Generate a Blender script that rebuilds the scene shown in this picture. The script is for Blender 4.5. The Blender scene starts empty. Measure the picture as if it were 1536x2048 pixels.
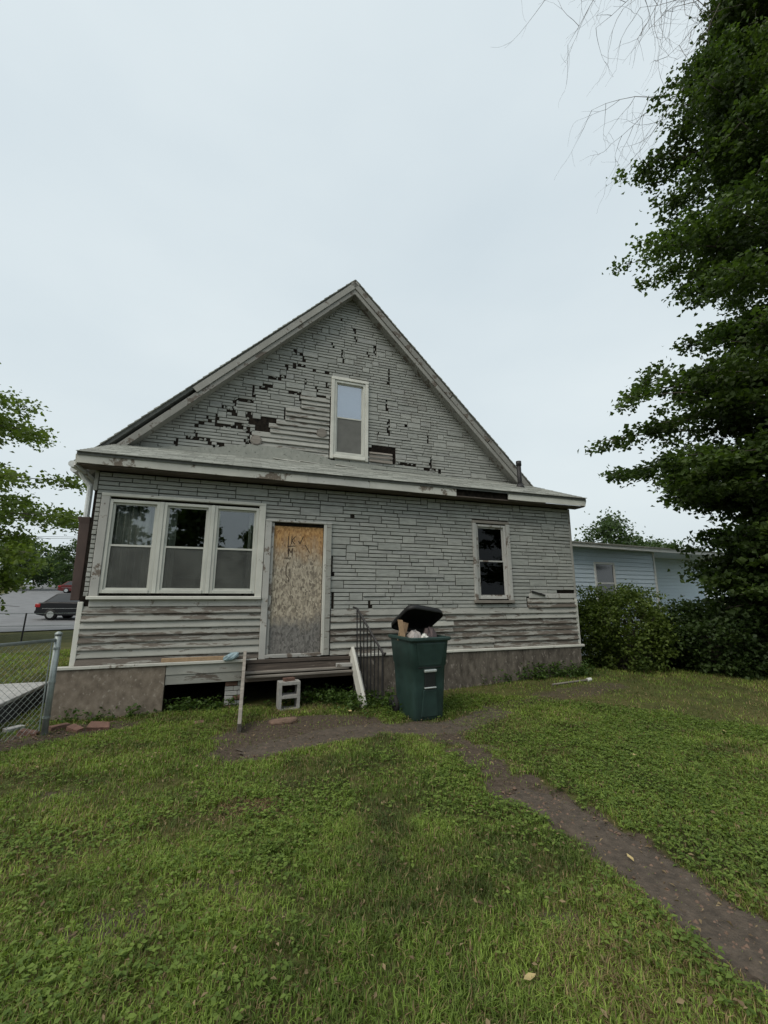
import bpy, math, random
import numpy as np
from mathutils import Vector, Matrix
R = math.radians
random.seed(7); rng = np.random.default_rng(7)
sc = bpy.context.scene
COL = sc.collection

# ------------------------------------------------------------------ camera
CAMH = 1.62; PITCH = R(11.4); FPX = 848.0
cam_d = bpy.data.cameras.new('camera'); cam = bpy.data.objects.new('camera', cam_d); COL.objects.link(cam)
cam.location = (0, 0, CAMH); cam.rotation_euler = (R(90) + PITCH, 0, 0)
cam_d.sensor_fit = 'VERTICAL'; cam_d.sensor_height = 36; cam_d.sensor_width = 36; cam_d.lens = FPX / 2048 * 36
cam_d.clip_end = 2000; cam_d.clip_start = 0.05
sc.camera = cam

# ------------------------------------------------------------------ world, sun, exposure
SUN_EL, SUN_AZ = 50, 220          # sun azimuth measured clockwise from +Y (behind the viewer, a bit left)
w = bpy.data.worlds.new('World'); sc.world = w; w.use_nodes = True
nt = w.node_tree; nt.nodes.clear()
wo = nt.nodes.new('ShaderNodeOutputWorld'); bg = nt.nodes.new('ShaderNodeBackground')
sky = nt.nodes.new('ShaderNodeTexSky'); sky.sky_type = 'NISHITA'; sky.sun_disc = False
sky.sun_elevation = R(SUN_EL); sky.sun_rotation = R(SUN_AZ); sky.air_density = 2.0; sky.dust_density = 6.0
sc1 = nt.nodes.new('ShaderNodeVectorMath'); sc1.operation = 'SCALE'; sc1.inputs['Scale'].default_value = 0.10
nt.links.new(sky.outputs[0], sc1.inputs[0])
tc = nt.nodes.new('ShaderNodeTexCoord')
mp = nt.nodes.new('ShaderNodeMapping'); mp.inputs['Scale'].default_value = (1.0, 1.0, 2.4)
nt.links.new(tc.outputs['Generated'], mp.inputs[0])
cn = nt.nodes.new('ShaderNodeTexNoise'); cn.inputs['Scale'].default_value = 1.6; cn.inputs['Detail'].default_value = 6; cn.inputs['Roughness'].default_value = 0.45
nt.links.new(mp.outputs[0], cn.inputs['Vector'])
cr = nt.nodes.new('ShaderNodeValToRGB')
cr.color_ramp.elements[0].position = 0.32; cr.color_ramp.elements[0].color = (0.675, 0.768, 0.820, 1)
cr.color_ramp.elements[1].position = 0.70; cr.color_ramp.elements[1].color = (0.785, 0.868, 0.900, 1)
nt.links.new(cn.outputs['Fac'], cr.inputs[0])
mx = nt.nodes.new('ShaderNodeMix'); mx.data_type = 'RGBA'; mx.inputs[0].default_value = 0.90
nt.links.new(sc1.outputs[0], mx.inputs[6]); nt.links.new(cr.outputs[0], mx.inputs[7])
nt.links.new(mx.outputs[2], bg.inputs[0]); bg.inputs[1].default_value = 0.82
nt.links.new(bg.outputs[0], wo.inputs[0])

sl = bpy.data.lights.new('sun', 'SUN'); so = bpy.data.objects.new('sun', sl); COL.objects.link(so)
sl.energy = 1.5; sl.angle = R(35); sl.color = (1.0, 0.93, 0.82)
sd = Vector((math.sin(R(SUN_AZ)) * math.cos(R(SUN_EL)), math.cos(R(SUN_AZ)) * math.cos(R(SUN_EL)), math.sin(R(SUN_EL))))
so.rotation_euler = sd.to_track_quat('Z', 'Y').to_euler(); so.location = sd * 60
sc.view_settings.view_transform = 'Standard'; sc.view_settings.look = 'None'
sc.view_settings.exposure = 0.31; sc.view_settings.gamma = 1.0
sc.render.engine = 'CYCLES'
sc.cycles.max_bounces = 6; sc.cycles.diffuse_bounces = 3; sc.cycles.glossy_bounces = 3
sc.cycles.transmission_bounces = 3; sc.cycles.transparent_max_bounces = 8

# ------------------------------------------------------------------ geometry of the place
ANG = R(19.0); WALL_D = 7.17
U = Vector((math.cos(ANG), math.sin(ANG), 0)); N = Vector((-math.sin(ANG), math.cos(ANG), 0))
HO = N * WALL_D                       # foot of the back wall: local origin of the house

def H(u, v, z): return HO + U * u + N * v + Vector((0, 0, z))
def ray(x, y):
    cx, cy = (x - 768) / FPX, (1024 - y) / FPX
    return Vector((cx, math.cos(PITCH) - cy * math.sin(PITCH), math.sin(PITCH) + cy * math.cos(PITCH)))
def on_wall(x, y, v=0.0):             # photo direction met with the plane v of the house -> (u, z)
    r = ray(x, y); t = (WALL_D + v) / r.dot(N); p = r * t
    return p.dot(U), p.z + CAMH
def on_ground(x, y, z=0.0):
    r = ray(x, y); t = (z - CAMH) / r.z; return Vector((r.x * t, r.y * t, z))
def local_uv(x, y):
    dx, dy = x - HO.x, y - HO.y
    return dx * U.x + dy * U.y, dx * N.x + dy * N.y

def sst(a, b, x):
    t = np.clip((x - a) / (b - a), 0, 1); return t * t * (3 - 2 * t)
# dirt tracks, read on the ground
def gpts(l): return np.array([[on_ground(x, y).x, on_ground(x, y).y] for x, y in l])
TRACK_W = gpts([(905, 1470), (950, 1510), (990, 1540), (1040, 1575)])
TRACK_A = gpts([(1035, 1578), (1090, 1600), (1150, 1635), (1240, 1690), (1330, 1750), (1430, 1835), (1536, 1905), (1660, 1985)])
TRACK_B = gpts([(482, 1502), (560, 1488), (650, 1470), (760, 1458), (850, 1458), (915, 1452), (1000, 1420), (1100, 1402), (1230, 1383)])
TRACK_D = gpts([(-60, 1500), (60, 1478), (150, 1460), (230, 1452)])
TRACK_C = gpts([(510, 1470), (570, 1452), (640, 1448), (700, 1452)])
def seg_dist(px, py, pts):
    d = np.full(np.shape(px), 1e9)
    for (ax, ay), (bx, by) in zip(pts[:-1], pts[1:]):
        vx, vy = bx - ax, by - ay; L = vx * vx + vy * vy
        t = np.clip(((px - ax) * vx + (py - ay) * vy) / L, 0, 1)
        d = np.minimum(d, np.hypot(px - ax - t * vx, py - ay - t * vy))
    return d
def vnoise(x, y, s, seed=0):          # cheap smooth value noise
    x = np.asarray(x) * s; y = np.asarray(y) * s
    xi = np.floor(x); yi = np.floor(y); fx = x - xi; fy = y - yi
    fx = fx * fx * (3 - 2 * fx); fy = fy * fy * (3 - 2 * fy)
    def h(a, b):
        n = np.sin(a * 127.1 + b * 311.7 + seed * 74.7) * 43758.5453; return n - np.floor(n)
    return (h(xi, yi) * (1 - fx) + h(xi + 1, yi) * fx) * (1 - fy) + (h(xi, yi + 1) * (1 - fx) + h(xi + 1, yi + 1) * fx) * fy
def fbm(x, y, s, seed=0): return 0.55 * vnoise(x, y, s, seed) + 0.3 * vnoise(x, y, s * 2.1, seed + 3) + 0.15 * vnoise(x, y, s * 4.3, seed + 5)
PATCH = [(on_ground(505, 1612), .42, .20), (on_ground(470, 1780), .24, .16), (on_ground(330, 1790), .16, .10), (on_ground(225, 1855), .30, .10),
         (on_ground(470, 2010), .13, .08), (on_ground(1130, 1850), .22, .16), (on_ground(1330, 1990), .2, .12), (on_ground(110, 1585), .4, .2), (on_ground(560, 1870), .18, .2)]
def dirt_mask(x, y):
    n = fbm(x, y, 2.2, 1) - 0.5; m = fbm(x, y, 7.0, 2) - 0.5
    wid = 0.225 + 0.26 * n + 0.18 * m
    a = 1 - sst(wid * 0.75, wid * 1.35, seg_dist(x, y, TRACK_A))
    b = 1 - sst(wid * 0.8, wid * 1.5, seg_dist(x, y, TRACK_B) * 0.95)
    a = np.maximum(a, .97 * (1 - sst(0.10, 0.34, seg_dist(x, y, TRACK_W) + .5 * m + .25 * n)))
    c = 1 - sst(0.32, 0.62, seg_dist(x, y, TRACK_C) + 0.25 * m)
    dd_ = 1 - sst(0.18, 0.42, seg_dist(x, y, TRACK_D) + 0.25 * m)
    b = b * (1 - .45 * sst(.6, 1.2, x))
    out = np.maximum(np.maximum(np.maximum(a, b * 0.95), c), dd_ * .9)
    for p, rx, ry in PATCH[1:]:
        q = np.hypot((x - p.x) / rx, (y - p.y) / ry) + 2.6 * n + 2.2 * m
        out = np.maximum(out, 0.62 * (1 - sst(0.2, 1.35, q)))
    return out
def gz(x, y):
    x = np.asarray(x, float); y = np.asarray(y, float)
    r = np.hypot(x, y)
    dx, dy = x - HO.x, y - HO.y
    u = dx * U.x + dy * U.y; v = dx * N.x + dy * N.y
    z = 0.035 * (fbm(x, y, 0.8, 9) - 0.5) * sst(1.5, 3, r) + 0.018 * (fbm(x, y, 3.5, 8) - 0.5)
    z = z + 0.12 * sst(2.6, 6.0, u) * sst(-3.2, -0.4, v) * (1 - sst(9, 14, r))
    z = z + 0.20 * sst(-2.95, -3.5, u) * sst(-3.5, -1.5, v)
    z = z + np.where(r > 32, 0.05 * (np.minimum(r, 120) - 32), 0) * sst(2, -6, x)
    z = z - 0.03 * (1 - sst(.05, .32, np.minimum(seg_dist(x, y, TRACK_A), seg_dist(x, y, TRACK_B[:7])))) * (r < 14)
    return z
def G(x, y): return float(gz(np.array([x]), np.array([y]))[0])

# ------------------------------------------------------------------ materials
MATS = {}
def principled(name):
    m = bpy.data.materials.new(name); m.use_nodes = True; MATS[name] = m
    n = m.node_tree; b = n.nodes['Principled BSDF']; return m, n, b
def nd(n, t, **kw):
    x = n.nodes.new(t)
    for k, v in kw.items(): setattr(x, k, v)
    return x
def ramp(n, src, stops):
    r = nd(n, 'ShaderNodeValToRGB'); e = r.color_ramp.elements
    while len(e) < len(stops): e.new(0.5)
    for i, (p, c) in enumerate(stops): e[i].position = p; e[i].color = (*c, 1) if len(c) == 3 else c
    n.links.new(src, r.inputs[0]); return r.outputs[0]
def mixc(n, f, a, b, mode='MIX'):
    m = nd(n, 'ShaderNodeMix', data_type='RGBA', blend_type=mode)
    for i, s in ((0, f), (6, a), (7, b)):
        if hasattr(s, 'links') or isinstance(s, bpy.types.NodeSocket): n.links.new(s, m.inputs[i])
        elif i == 0: m.inputs[0].default_value = s
        else: m.inputs[i].default_value = (*s, 1)
    return m.outputs[2]
def noise(n, scale=5, stretch=(1, 1, 1), detail=5, rough=.55, vec='Object', off=None):
    t = nd(n, 'ShaderNodeTexCoord'); mpp = nd(n, 'ShaderNodeMapping'); mpp.inputs['Scale'].default_value = stretch
    src = t.outputs[vec]
    if off is not None:
        ad = nd(n, 'ShaderNodeVectorMath', operation='ADD'); n.links.new(src, ad.inputs[0]); n.links.new(off, ad.inputs[1]); src = ad.outputs[0]
    n.links.new(src, mpp.inputs[0])
    x = nd(n, 'ShaderNodeTexNoise'); x.inputs['Scale'].default_value = scale; x.inputs['Detail'].default_value = detail; x.inputs['Roughness'].default_value = rough
    n.links.new(mpp.outputs[0], x.inputs['Vector']); return x.outputs['Fac']
def rand_value(n):                     # one value per piece: object random + island random
    oi = nd(n, 'ShaderNodeObjectInfo'); ge = nd(n, 'ShaderNodeNewGeometry')
    a = nd(n, 'ShaderNodeMath', operation='ADD'); n.links.new(oi.outputs['Random'], a.inputs[0]); n.links.new(ge.outputs['Random Per Island'], a.inputs[1])
    f = nd(n, 'ShaderNodeMath', operation='FRACT'); n.links.new(a.outputs[0], f.inputs[0]); return f.outputs[0]
def rand_off(n, k=37.0):
    r = rand_value(n); m = nd(n, 'ShaderNodeMath', operation='MULTIPLY'); m.inputs[1].default_value = k; n.links.new(r, m.inputs[0])
    c = nd(n, 'ShaderNodeCombineXYZ')
    for i in range(3): n.links.new(m.outputs[0], c.inputs[i])
    return c.outputs[0], r
def bump(n, b, h, strength=.3, dist=.01):
    x = nd(n, 'ShaderNodeBump'); x.inputs['Strength'].default_value = strength; x.inputs['Distance'].default_value = dist
    n.links.new(h, x.inputs['Height']); n.links.new(x.outputs[0], b.inputs['Normal'])
def val(n, a, op, k):
    m = nd(n, 'ShaderNodeMath', operation=op); n.links.new(a, m.inputs[0])
    if isinstance(k, bpy.types.NodeSocket): n.links.new(k, m.inputs[1])
    else: m.inputs[1].default_value = k
    return m.outputs[0]

def mat_mottled(name, c1, c2, scale=6, stretch=(1, 1, 1), rough=.85, bmp=.25, bdist=.006, spot=None, spot_t=.62, rnd=.18, metallic=0, fine=40):
    m, n, b = principled(name)
    off, r = rand_off(n)
    f = noise(n, scale, stretch, 6, .6, off=off)
    c = ramp(n, f, [(.3, c1), (.7, c2)])
    if spot:
        s = noise(n, scale * 1.7, stretch, 8, .65, off=off)
        k = ramp(n, s, [(spot_t - .03, (0, 0, 0)), (spot_t + .03, (1, 1, 1))]); c = mixc(n, k, c, spot)
    br = ramp(n, r, [(0, (1 - rnd,) * 3), (1, (1 + rnd,) * 3)])
    c = mixc(n, 1.0, c, br, 'MULTIPLY')
    n.links.new(c, b.inputs['Base Color']); b.inputs['Roughness'].default_value = rough; b.inputs['Metallic'].default_value = metallic
    h = noise(n, fine, stretch, 4, .6); bump(n, b, h, bmp, bdist)
    return m
def mat_paint(name, paint, wood, amount=.45, stretch=(.5, 1, 6), scale=5, white=(.55, .55, .52), rough=.8, rnd=.15):
    """old oil paint flaking off grey wood"""
    m, n, b = principled(name); off, r = rand_off(n)
    g = noise(n, 30, stretch, 6, .6, off=off); wd = ramp(n, g, [(.3, tuple(x * .6 for x in wood)), (.7, wood)])
    pv = noise(n, 3, (1, 1, 1), 5, .6, off=off); pc = ramp(n, pv, [(.3, tuple(x * .78 for x in paint)), (.7, paint)])
    s = noise(n, scale, stretch, 9, .68, off=off)
    sh = val(n, r, 'MULTIPLY', .10); s2 = val(n, s, 'ADD', sh)
    k = ramp(n, s2, [(amount - .02, (0, 0, 0)), (amount + .02, (1, 1, 1))])
    k2 = ramp(n, s2, [(amount + .02, (1, 1, 1)), (amount + .07, (0, 0, 0))])
    c = mixc(n, k, wd, mixc(n, val(n, k2, 'MULTIPLY', .15), pc, white))
    br = ramp(n, r, [(0, (1 - rnd,) * 3), (1, (1 + rnd,) * 3)]); c = mixc(n, 1.0, c, br, 'MULTIPLY')
    n.links.new(c, b.inputs['Base Color']); b.inputs['Roughness'].default_value = rough
    hh = mixc(n, .5, k, g); bump(n, b, hh, .35, .003)
    return m
def mat_plain(name, col, rough=.5, metallic=0, spec=.5, bmp=0, scale=20, vary=.12):
    m, n, b = principled(name); f = noise(n, scale, (1, 1, 1), 5, .6)
    c = ramp(n, f, [(.3, tuple(x * (1 - vary) for x in col)), (.7, tuple(min(1, x * (1 + vary)) for x in col))])
    n.links.new(c, b.inputs['Base Color']); b.inputs['Roughness'].default_value = rough; b.inputs['Metallic'].default_value = metallic
    b.inputs['Specular IOR Level'].default_value = spec
    if bmp: bump(n, b, f, bmp, .01)
    return m
def mat_glass(name, refl=.16, tint=(.55, .6, .6), edge=.35):
    m = bpy.data.materials.new(name); m.use_nodes = True; n = m.node_tree; n.nodes.clear(); MATS[name] = m
    o = nd(n, 'ShaderNodeOutputMaterial'); g = nd(n, 'ShaderNodeBsdfGlossy'); g.inputs['Roughness'].default_value = .015; g.inputs['Color'].default_value = (.92, .95, 1, 1)
    t = nd(n, 'ShaderNodeBsdfTransparent'); t.inputs['Color'].default_value = (*tint, 1)
    lw = nd(n, 'ShaderNodeLayerWeight'); lw.inputs['Blend'].default_value = .35
    f = nd(n, 'ShaderNodeMath', operation='MULTIPLY_ADD'); n.links.new(lw.outputs['Facing'], f.inputs[0]); f.inputs[1].default_value = edge; f.inputs[2].default_value = refl
    nz = noise(n, 2.0, (1, 1, 1), 2, .5); bp = nd(n, 'ShaderNodeBump'); bp.inputs['Strength'].default_value = .14; bp.inputs['Distance'].default_value = .01
    n.links.new(nz, bp.inputs['Height']); n.links.new(bp.outputs[0], g.inputs['Normal'])
    mxs = nd(n, 'ShaderNodeMixShader'); n.links.new(f.outputs[0], mxs.inputs[0]); n.links.new(t.outputs[0], mxs.inputs[1]); n.links.new(g.outputs[0], mxs.inputs[2])
    n.links.new(mxs.outputs[0], o.inputs[0]); return m
def mat_leaf(name, rough=.55, trans=.35):
    m = bpy.data.materials.new(name); m.use_nodes = True; n = m.node_tree; MATS[name] = m
    b = n.nodes['Principled BSDF']; o = n.nodes['Material Output']
    a = nd(n, 'ShaderNodeAttribute'); a.attribute_name = 'tint'
    n.links.new(a.outputs['Color'], b.inputs['Base Color']); b.inputs['Roughness'].default_value = rough; b.inputs['Specular IOR Level'].default_value = .3
    t = nd(n, 'ShaderNodeBsdfTranslucent'); tcx = mixc(n, 1.0, a.outputs['Color'], (1.3, 1.45, .6), 'MULTIPLY'); n.links.new(tcx, t.inputs['Color'])
    mxs = nd(n, 'ShaderNodeMixShader'); mxs.inputs[0].default_value = trans
    n.links.new(b.outputs[0], mxs.inputs[1]); n.links.new(t.outputs[0], mxs.inputs[2]); n.links.new(mxs.outputs[0], o.inputs[0]); return m

M = MATS
def mat_siding():
    m, n, b = principled('siding_slab'); off, r = rand_off(n)
    base = ramp(n, r, [(0, (.265, .273, .253)), (.2, (.315, .325, .302)), (.5, (.335, .345, .320)), (.8, (.355, .362, .335)), (1, (.30, .306, .292))])
    s = noise(n, 9, (.6, 1, 3.0), 8, .7, off=off); g = ramp(n, s, [(.30, (.70, .70, .70)), (.62, (1.06, 1.06, 1.06))])
    c = mixc(n, 1.0, base, g, 'MULTIPLY')
    st = noise(n, 2.2, (1.4, 1, .5), 6, .6); k = ramp(n, st, [(.52, (0, 0, 0)), (.70, (1, 1, 1))]); c = mixc(n, val(n, k, 'MULTIPLY', .5), c, (.165, .155, .135))
    n.links.new(c, b.inputs['Base Color']); b.inputs['Roughness'].default_value = .82
    gr = noise(n, 160, (1, 1, 1), 2, .6); bump(n, b, gr, .3, .002); return m
mat_siding()
mat_mottled('tar_paper', (.006, .006, .006), (.030, .024, .019), 14, rough=1.0); MATS['tar_paper'].node_tree.nodes['Principled BSDF'].inputs['Specular IOR Level'].default_value = .05
mat_paint('clapboard', (.335, .335, .305), (.155, .13, .108), .475, (.7, 1, 4.5), 4)
mat_paint('clapboard_bare', (.30, .295, .265), (.16, .135, .112), .55, (.6, 1, 4.5), 4)
mat_paint('trim_white', (.62, .615, .56), (.22, .18, .14), .43, (1, 1, 1), 3.5)
mat_paint('trim_worn', (.46, .455, .43), (.20, .165, .135), .47, (1, 1, 1), 5)
mat_paint('window_white', (.58, .585, .535), (.3, .28, .25), .30, (1, 1, 1), 4, rnd=.06)
mat_paint('rake_paint', (.30, .297, .272), (.17, .145, .12), .45, (1, 1, 1), 4)
mat_mottled('shingle', (.25, .258, .232), (.33, .338, .305), 9, rough=.95, spot=(.16, .165, .15), spot_t=.62, rnd=.26, fine=120, bmp=.5, bdist=.004)
mat_mottled('shingle_dark', (.09, .095, .09), (.16, .165, .155), 9, rough=.95, rnd=.15)
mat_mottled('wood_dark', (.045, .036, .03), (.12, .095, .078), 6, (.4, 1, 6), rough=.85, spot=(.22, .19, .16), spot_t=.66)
mat_mottled('wood_grey', (.14, .125, .108), (.27, .245, .215), 6, (.4, 1, 6), rough=.85)
mat_mottled('skirt_panel', (.115, .092, .070), (.235, .195, .155), 11, (1, 1, .8), rough=.9, spot=(.28, .245, .205), spot_t=.62, rnd=.08, fine=60, bmp=.5)
mat_mottled('skirt_dark', (.046, .038, .030), (.165, .142, .117), 10, (1, 1, .5), rough=.9, spot=(.25, .22, .19), spot_t=.60, rnd=.08, fine=60, bmp=.5)
mat_mottled('brick', (.10, .055, .042), (.19, .105, .078), 12, rough=.92, spot=(.35, .3, .26), spot_t=.68, rnd=.3)
mat_mottled('concrete', (.30, .30, .29), (.44, .435, .42), 7, rough=.9, spot=(.2, .2, .19), spot_t=.66, rnd=.06, fine=80)
mat_mottled('slab_side_shaded', (.022, .024, .027), (.05, .053, .058), 7, rough=.9)  # walkway side in shadow: its shade is put into the near-black colour
mat_mottled('block', (.26, .255, .24), (.38, .375, .355), 14, rough=.95, rnd=.05, fine=110, bmp=.6)
mat_mottled('soil', (.050, .039, .029), (.116, .090, .067), 16, rough=.95, spot=(.15, .125, .10), spot_t=.66, rnd=.0, fine=45, bmp=.9, bdist=.02)
mat_mottled('stone', (.10, .065, .045), (.2, .13, .095), 14, rough=.9, rnd=.1)
mat_mottled('asphalt', (.13, .132, .135), (.19, .192, .197), 1.2, rough=.9, rnd=0)
mat_mottled('bark', (.055, .045, .036), (.13, .11, .09), 8, (1, 1, .3), rough=.95, bmp=.8, bdist=.03)
mat_mottled('bark_pale', (.12, .10, .09), (.22, .19, .17), 8, (1, 1, .3), rough=.95)
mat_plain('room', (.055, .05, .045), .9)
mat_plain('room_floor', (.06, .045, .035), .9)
mat_plain('blind', (.62, .66, .68), .8, vary=.05)
mat_mottled('curtain', (.30, .31, .30), (.42, .43, .42), 5, rough=.9, rnd=.1)
mat_plain('screen_pale', (.125, .125, .115), .75, scale=5, vary=.15)
mat_glass('glass', .10, (.75, .78, .75)); mat_glass('glass_clear', .012, (.25, .24, .22), .04); mat_glass('glass_attic', .26, (.7, .74, .78))
def mat_screen(name, col, cover):
    m = bpy.data.materials.new(name); m.use_nodes = True; n = m.node_tree; MATS[name] = m; b = n.nodes['Principled BSDF']; o = n.nodes['Material Output']
    f = noise(n, 3, (1, 1, 1), 5, .6); n.links.new(ramp(n, f, [(.3, tuple(x * .55 for x in col)), (.7, tuple(x * 1.5 for x in col))]), b.inputs['Base Color']); b.inputs['Roughness'].default_value = .5
    t = nd(n, 'ShaderNodeBsdfTransparent'); mxs = nd(n, 'ShaderNodeMixShader'); mxs.inputs[0].default_value = cover
    n.links.new(t.outputs[0], mxs.inputs[1]); n.links.new(b.outputs[0], mxs.inputs[2]); n.links.new(mxs.outputs[0], o.inputs[0])
mat_screen('screen', (.10, .105, .095), .55)
mat_plain('iron', (.03, .029, .03), .6, .3, vary=.4)
mat_plain('galvanised', (.30, .335, .33), .5, .5, vary=.2)
mat_plain('gutter_white', (.62, .64, .64), .45)
mat_mottled('rust_brown', (.045, .028, .024), (.10, .062, .052), 5, (1, 1, .4), rough=.7)
mat_plain('can_green', (.020, .044, .039), .48, spec=.45, scale=6, vary=.25, bmp=.04)
mat_plain('can_dark', (.006, .008, .008), .55, vary=.3)
mat_plain('bare_metal', (.55, .58, .57), .4, .6)
mat_plain('black_plastic', (.004, .004, .0045), .6, vary=.3)
mat_plain('rubber', (.012, .012, .012), .85)
mat_plain('cardboard', (.36, .25, .155), .9, vary=.2)
mat_plain('trash_pale', (.36, .33, .315), .6, vary=.35, scale=9)
mat_plain('trash_dark', (.10, .075, .075), .7, vary=.4, scale=9)
mat_plain('blue_plastic', (.28, .38, .42), .4, vary=.2)
mat_plain('marker', (.05, .032, .02), .9)
mat_plain('vinyl_blue', (.68, .81, .92), .55, vary=.04)
mat_plain('white_vinyl', (.76, .77, .75), .5, vary=.05)
mat_plain('pvc', (.62, .62, .58), .5)
mat_plain('wire', (.05, .05, .055), .6)
for nm, c in (('car_black', (.008, .009, .011)), ('car_red', (.11, .02, .02)), ('car_white', (.7, .71, .72))):
    m, n, b = principled(nm); b.inputs['Base Color'].default_value = (*c, 1); b.inputs['Roughness'].default_value = .25; b.inputs['Coat Weight'].default_value = .0; b.inputs['Specular IOR Level'].default_value = .25
    f = noise(n, 3, (1, 1, 1), 3); n.links.new(ramp(n, f, [(.3, (.4, .4, .4)), (.7, (.55, .55, .55))]), b.inputs['Roughness'])
mat_plain('car_glass', (.02, .024, .028), .08, spec=.9)
mat_plain('tail_red', (.30, .012, .014), .2)
mat_plain('chrome', (.55, .56, .57), .25, .9)
mat_leaf('leaf'); mat_leaf('blade', .6, .30); mat_leaf('dry_leaf', .8, .2)

def mat_osb():
    m, n, b = principled('osb')
    t = nd(n, 'ShaderNodeTexCoord'); cols = []
    for ang, sc_, seed in ((.6, (42, 1, 19), 0), (-.75, (40, 1, 18), 3.7), (1.5, (44, 1, 20), 9.1)):
        mpp = nd(n, 'ShaderNodeMapping'); mpp.inputs['Rotation'].default_value = (0, ang, 0); mpp.inputs['Location'].default_value = (seed, 0, seed); mpp.inputs['Scale'].default_value = sc_
        n.links.new(t.outputs['Object'], mpp.inputs[0])
        v = nd(n, 'ShaderNodeTexVoronoi'); v.inputs['Scale'].default_value = 1.0; n.links.new(mpp.outputs[0], v.inputs['Vector']); cols.append(v.outputs['Color'])
    sel = nd(n, 'ShaderNodeTexVoronoi'); sel.inputs['Scale'].default_value = 14; n.links.new(t.outputs['Object'], sel.inputs['Vector'])
    sx = nd(n, 'ShaderNodeSeparateColor'); n.links.new(sel.outputs['Color'], sx.inputs[0])
    k1 = ramp(n, sx.outputs[0], [(.33, (0, 0, 0)), (.34, (1, 1, 1))]); k2 = ramp(n, sx.outputs[0], [(.66, (0, 0, 0)), (.67, (1, 1, 1))])
    cc = mixc(n, k2, mixc(n, k1, cols[0], cols[1]), cols[2]); sp = nd(n, 'ShaderNodeSeparateColor'); n.links.new(cc, sp.inputs[0])
    fresh = ramp(n, sp.outputs[0], [(0, (.26, .13, .05)), (.5, (.42, .235, .09)), (1, (.55, .33, .14))])
    grey = ramp(n, sp.outputs[1], [(0, (.16, .135, .105)), (.5, (.33, .285, .22)), (1, (.50, .44, .345))])
    wet = ramp(n, sp.outputs[2], [(0, (.09, .085, .08)), (1, (.23, .22, .205))])
    xyz = nd(n, 'ShaderNodeSeparateXYZ'); n.links.new(t.outputs['Object'], xyz.inputs[0])
    wob = noise(n, 4, (1, 1, .5), 5, .6); zz = val(n, xyz.outputs[2], 'ADD', val(n, val(n, wob, 'SUBTRACT', .5), 'MULTIPLY', .9))
    f1 = nd(n, 'ShaderNodeMapRange'); f1.inputs[1].default_value = 2.1; f1.inputs[2].default_value = 2.72; n.links.new(zz, f1.inputs[0])
    f2 = nd(n, 'ShaderNodeMapRange'); f2.inputs[1].default_value = 1.42; f2.inputs[2].default_value = 1.12; n.links.new(zz, f2.inputs[0])
    c = mixc(n, f2.outputs[0], mixc(n, f1.outputs[0], grey, fresh), wet)
    n.links.new(c, b.inputs['Base Color']); b.inputs['Roughness'].default_value = .85; bump(n, b, sp.outputs[0], .25, .003)
mat_osb()
def mat_ground():
    m, n, b = principled('turf')
    a = nd(n, 'ShaderNodeAttribute'); a.attribute_name = 'dirt'
    g1 = noise(n, 1.1, (1, 1, 1), 8, .6); g2 = noise(n, 22, (1, 1, 1), 6, .7)
    turf = ramp(n, g1, [(.3, (.055, .056, .024)), (.5, (.085, .092, .032)), (.7, (.125, .115, .048))])
    turf = mixc(n, 1.0, turf, ramp(n, g2, [(.3, (.55, .5, .45)), (.7, (1.3, 1.3, 1.2))]), 'MULTIPLY')
    soil = ramp(n, g2, [(.3, (.045, .034, .025)), (.7, (.125, .098, .075))])
    dd = val(n, a.outputs['Fac'], 'ADD', val(n, val(n, g2, 'SUBTRACT', .5), 'MULTIPLY', .6))
    k = ramp(n, dd, [(.35, (0, 0, 0)), (.6, (1, 1, 1))])
    c = mixc(n, k, turf, soil)
    n.links.new(c, b.inputs['Base Color']); b.inputs['Roughness'].default_value = .95; b.inputs['Specular IOR Level'].default_value = .15
    bump(n, b, g2, .8, .03)
mat_ground()

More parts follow.
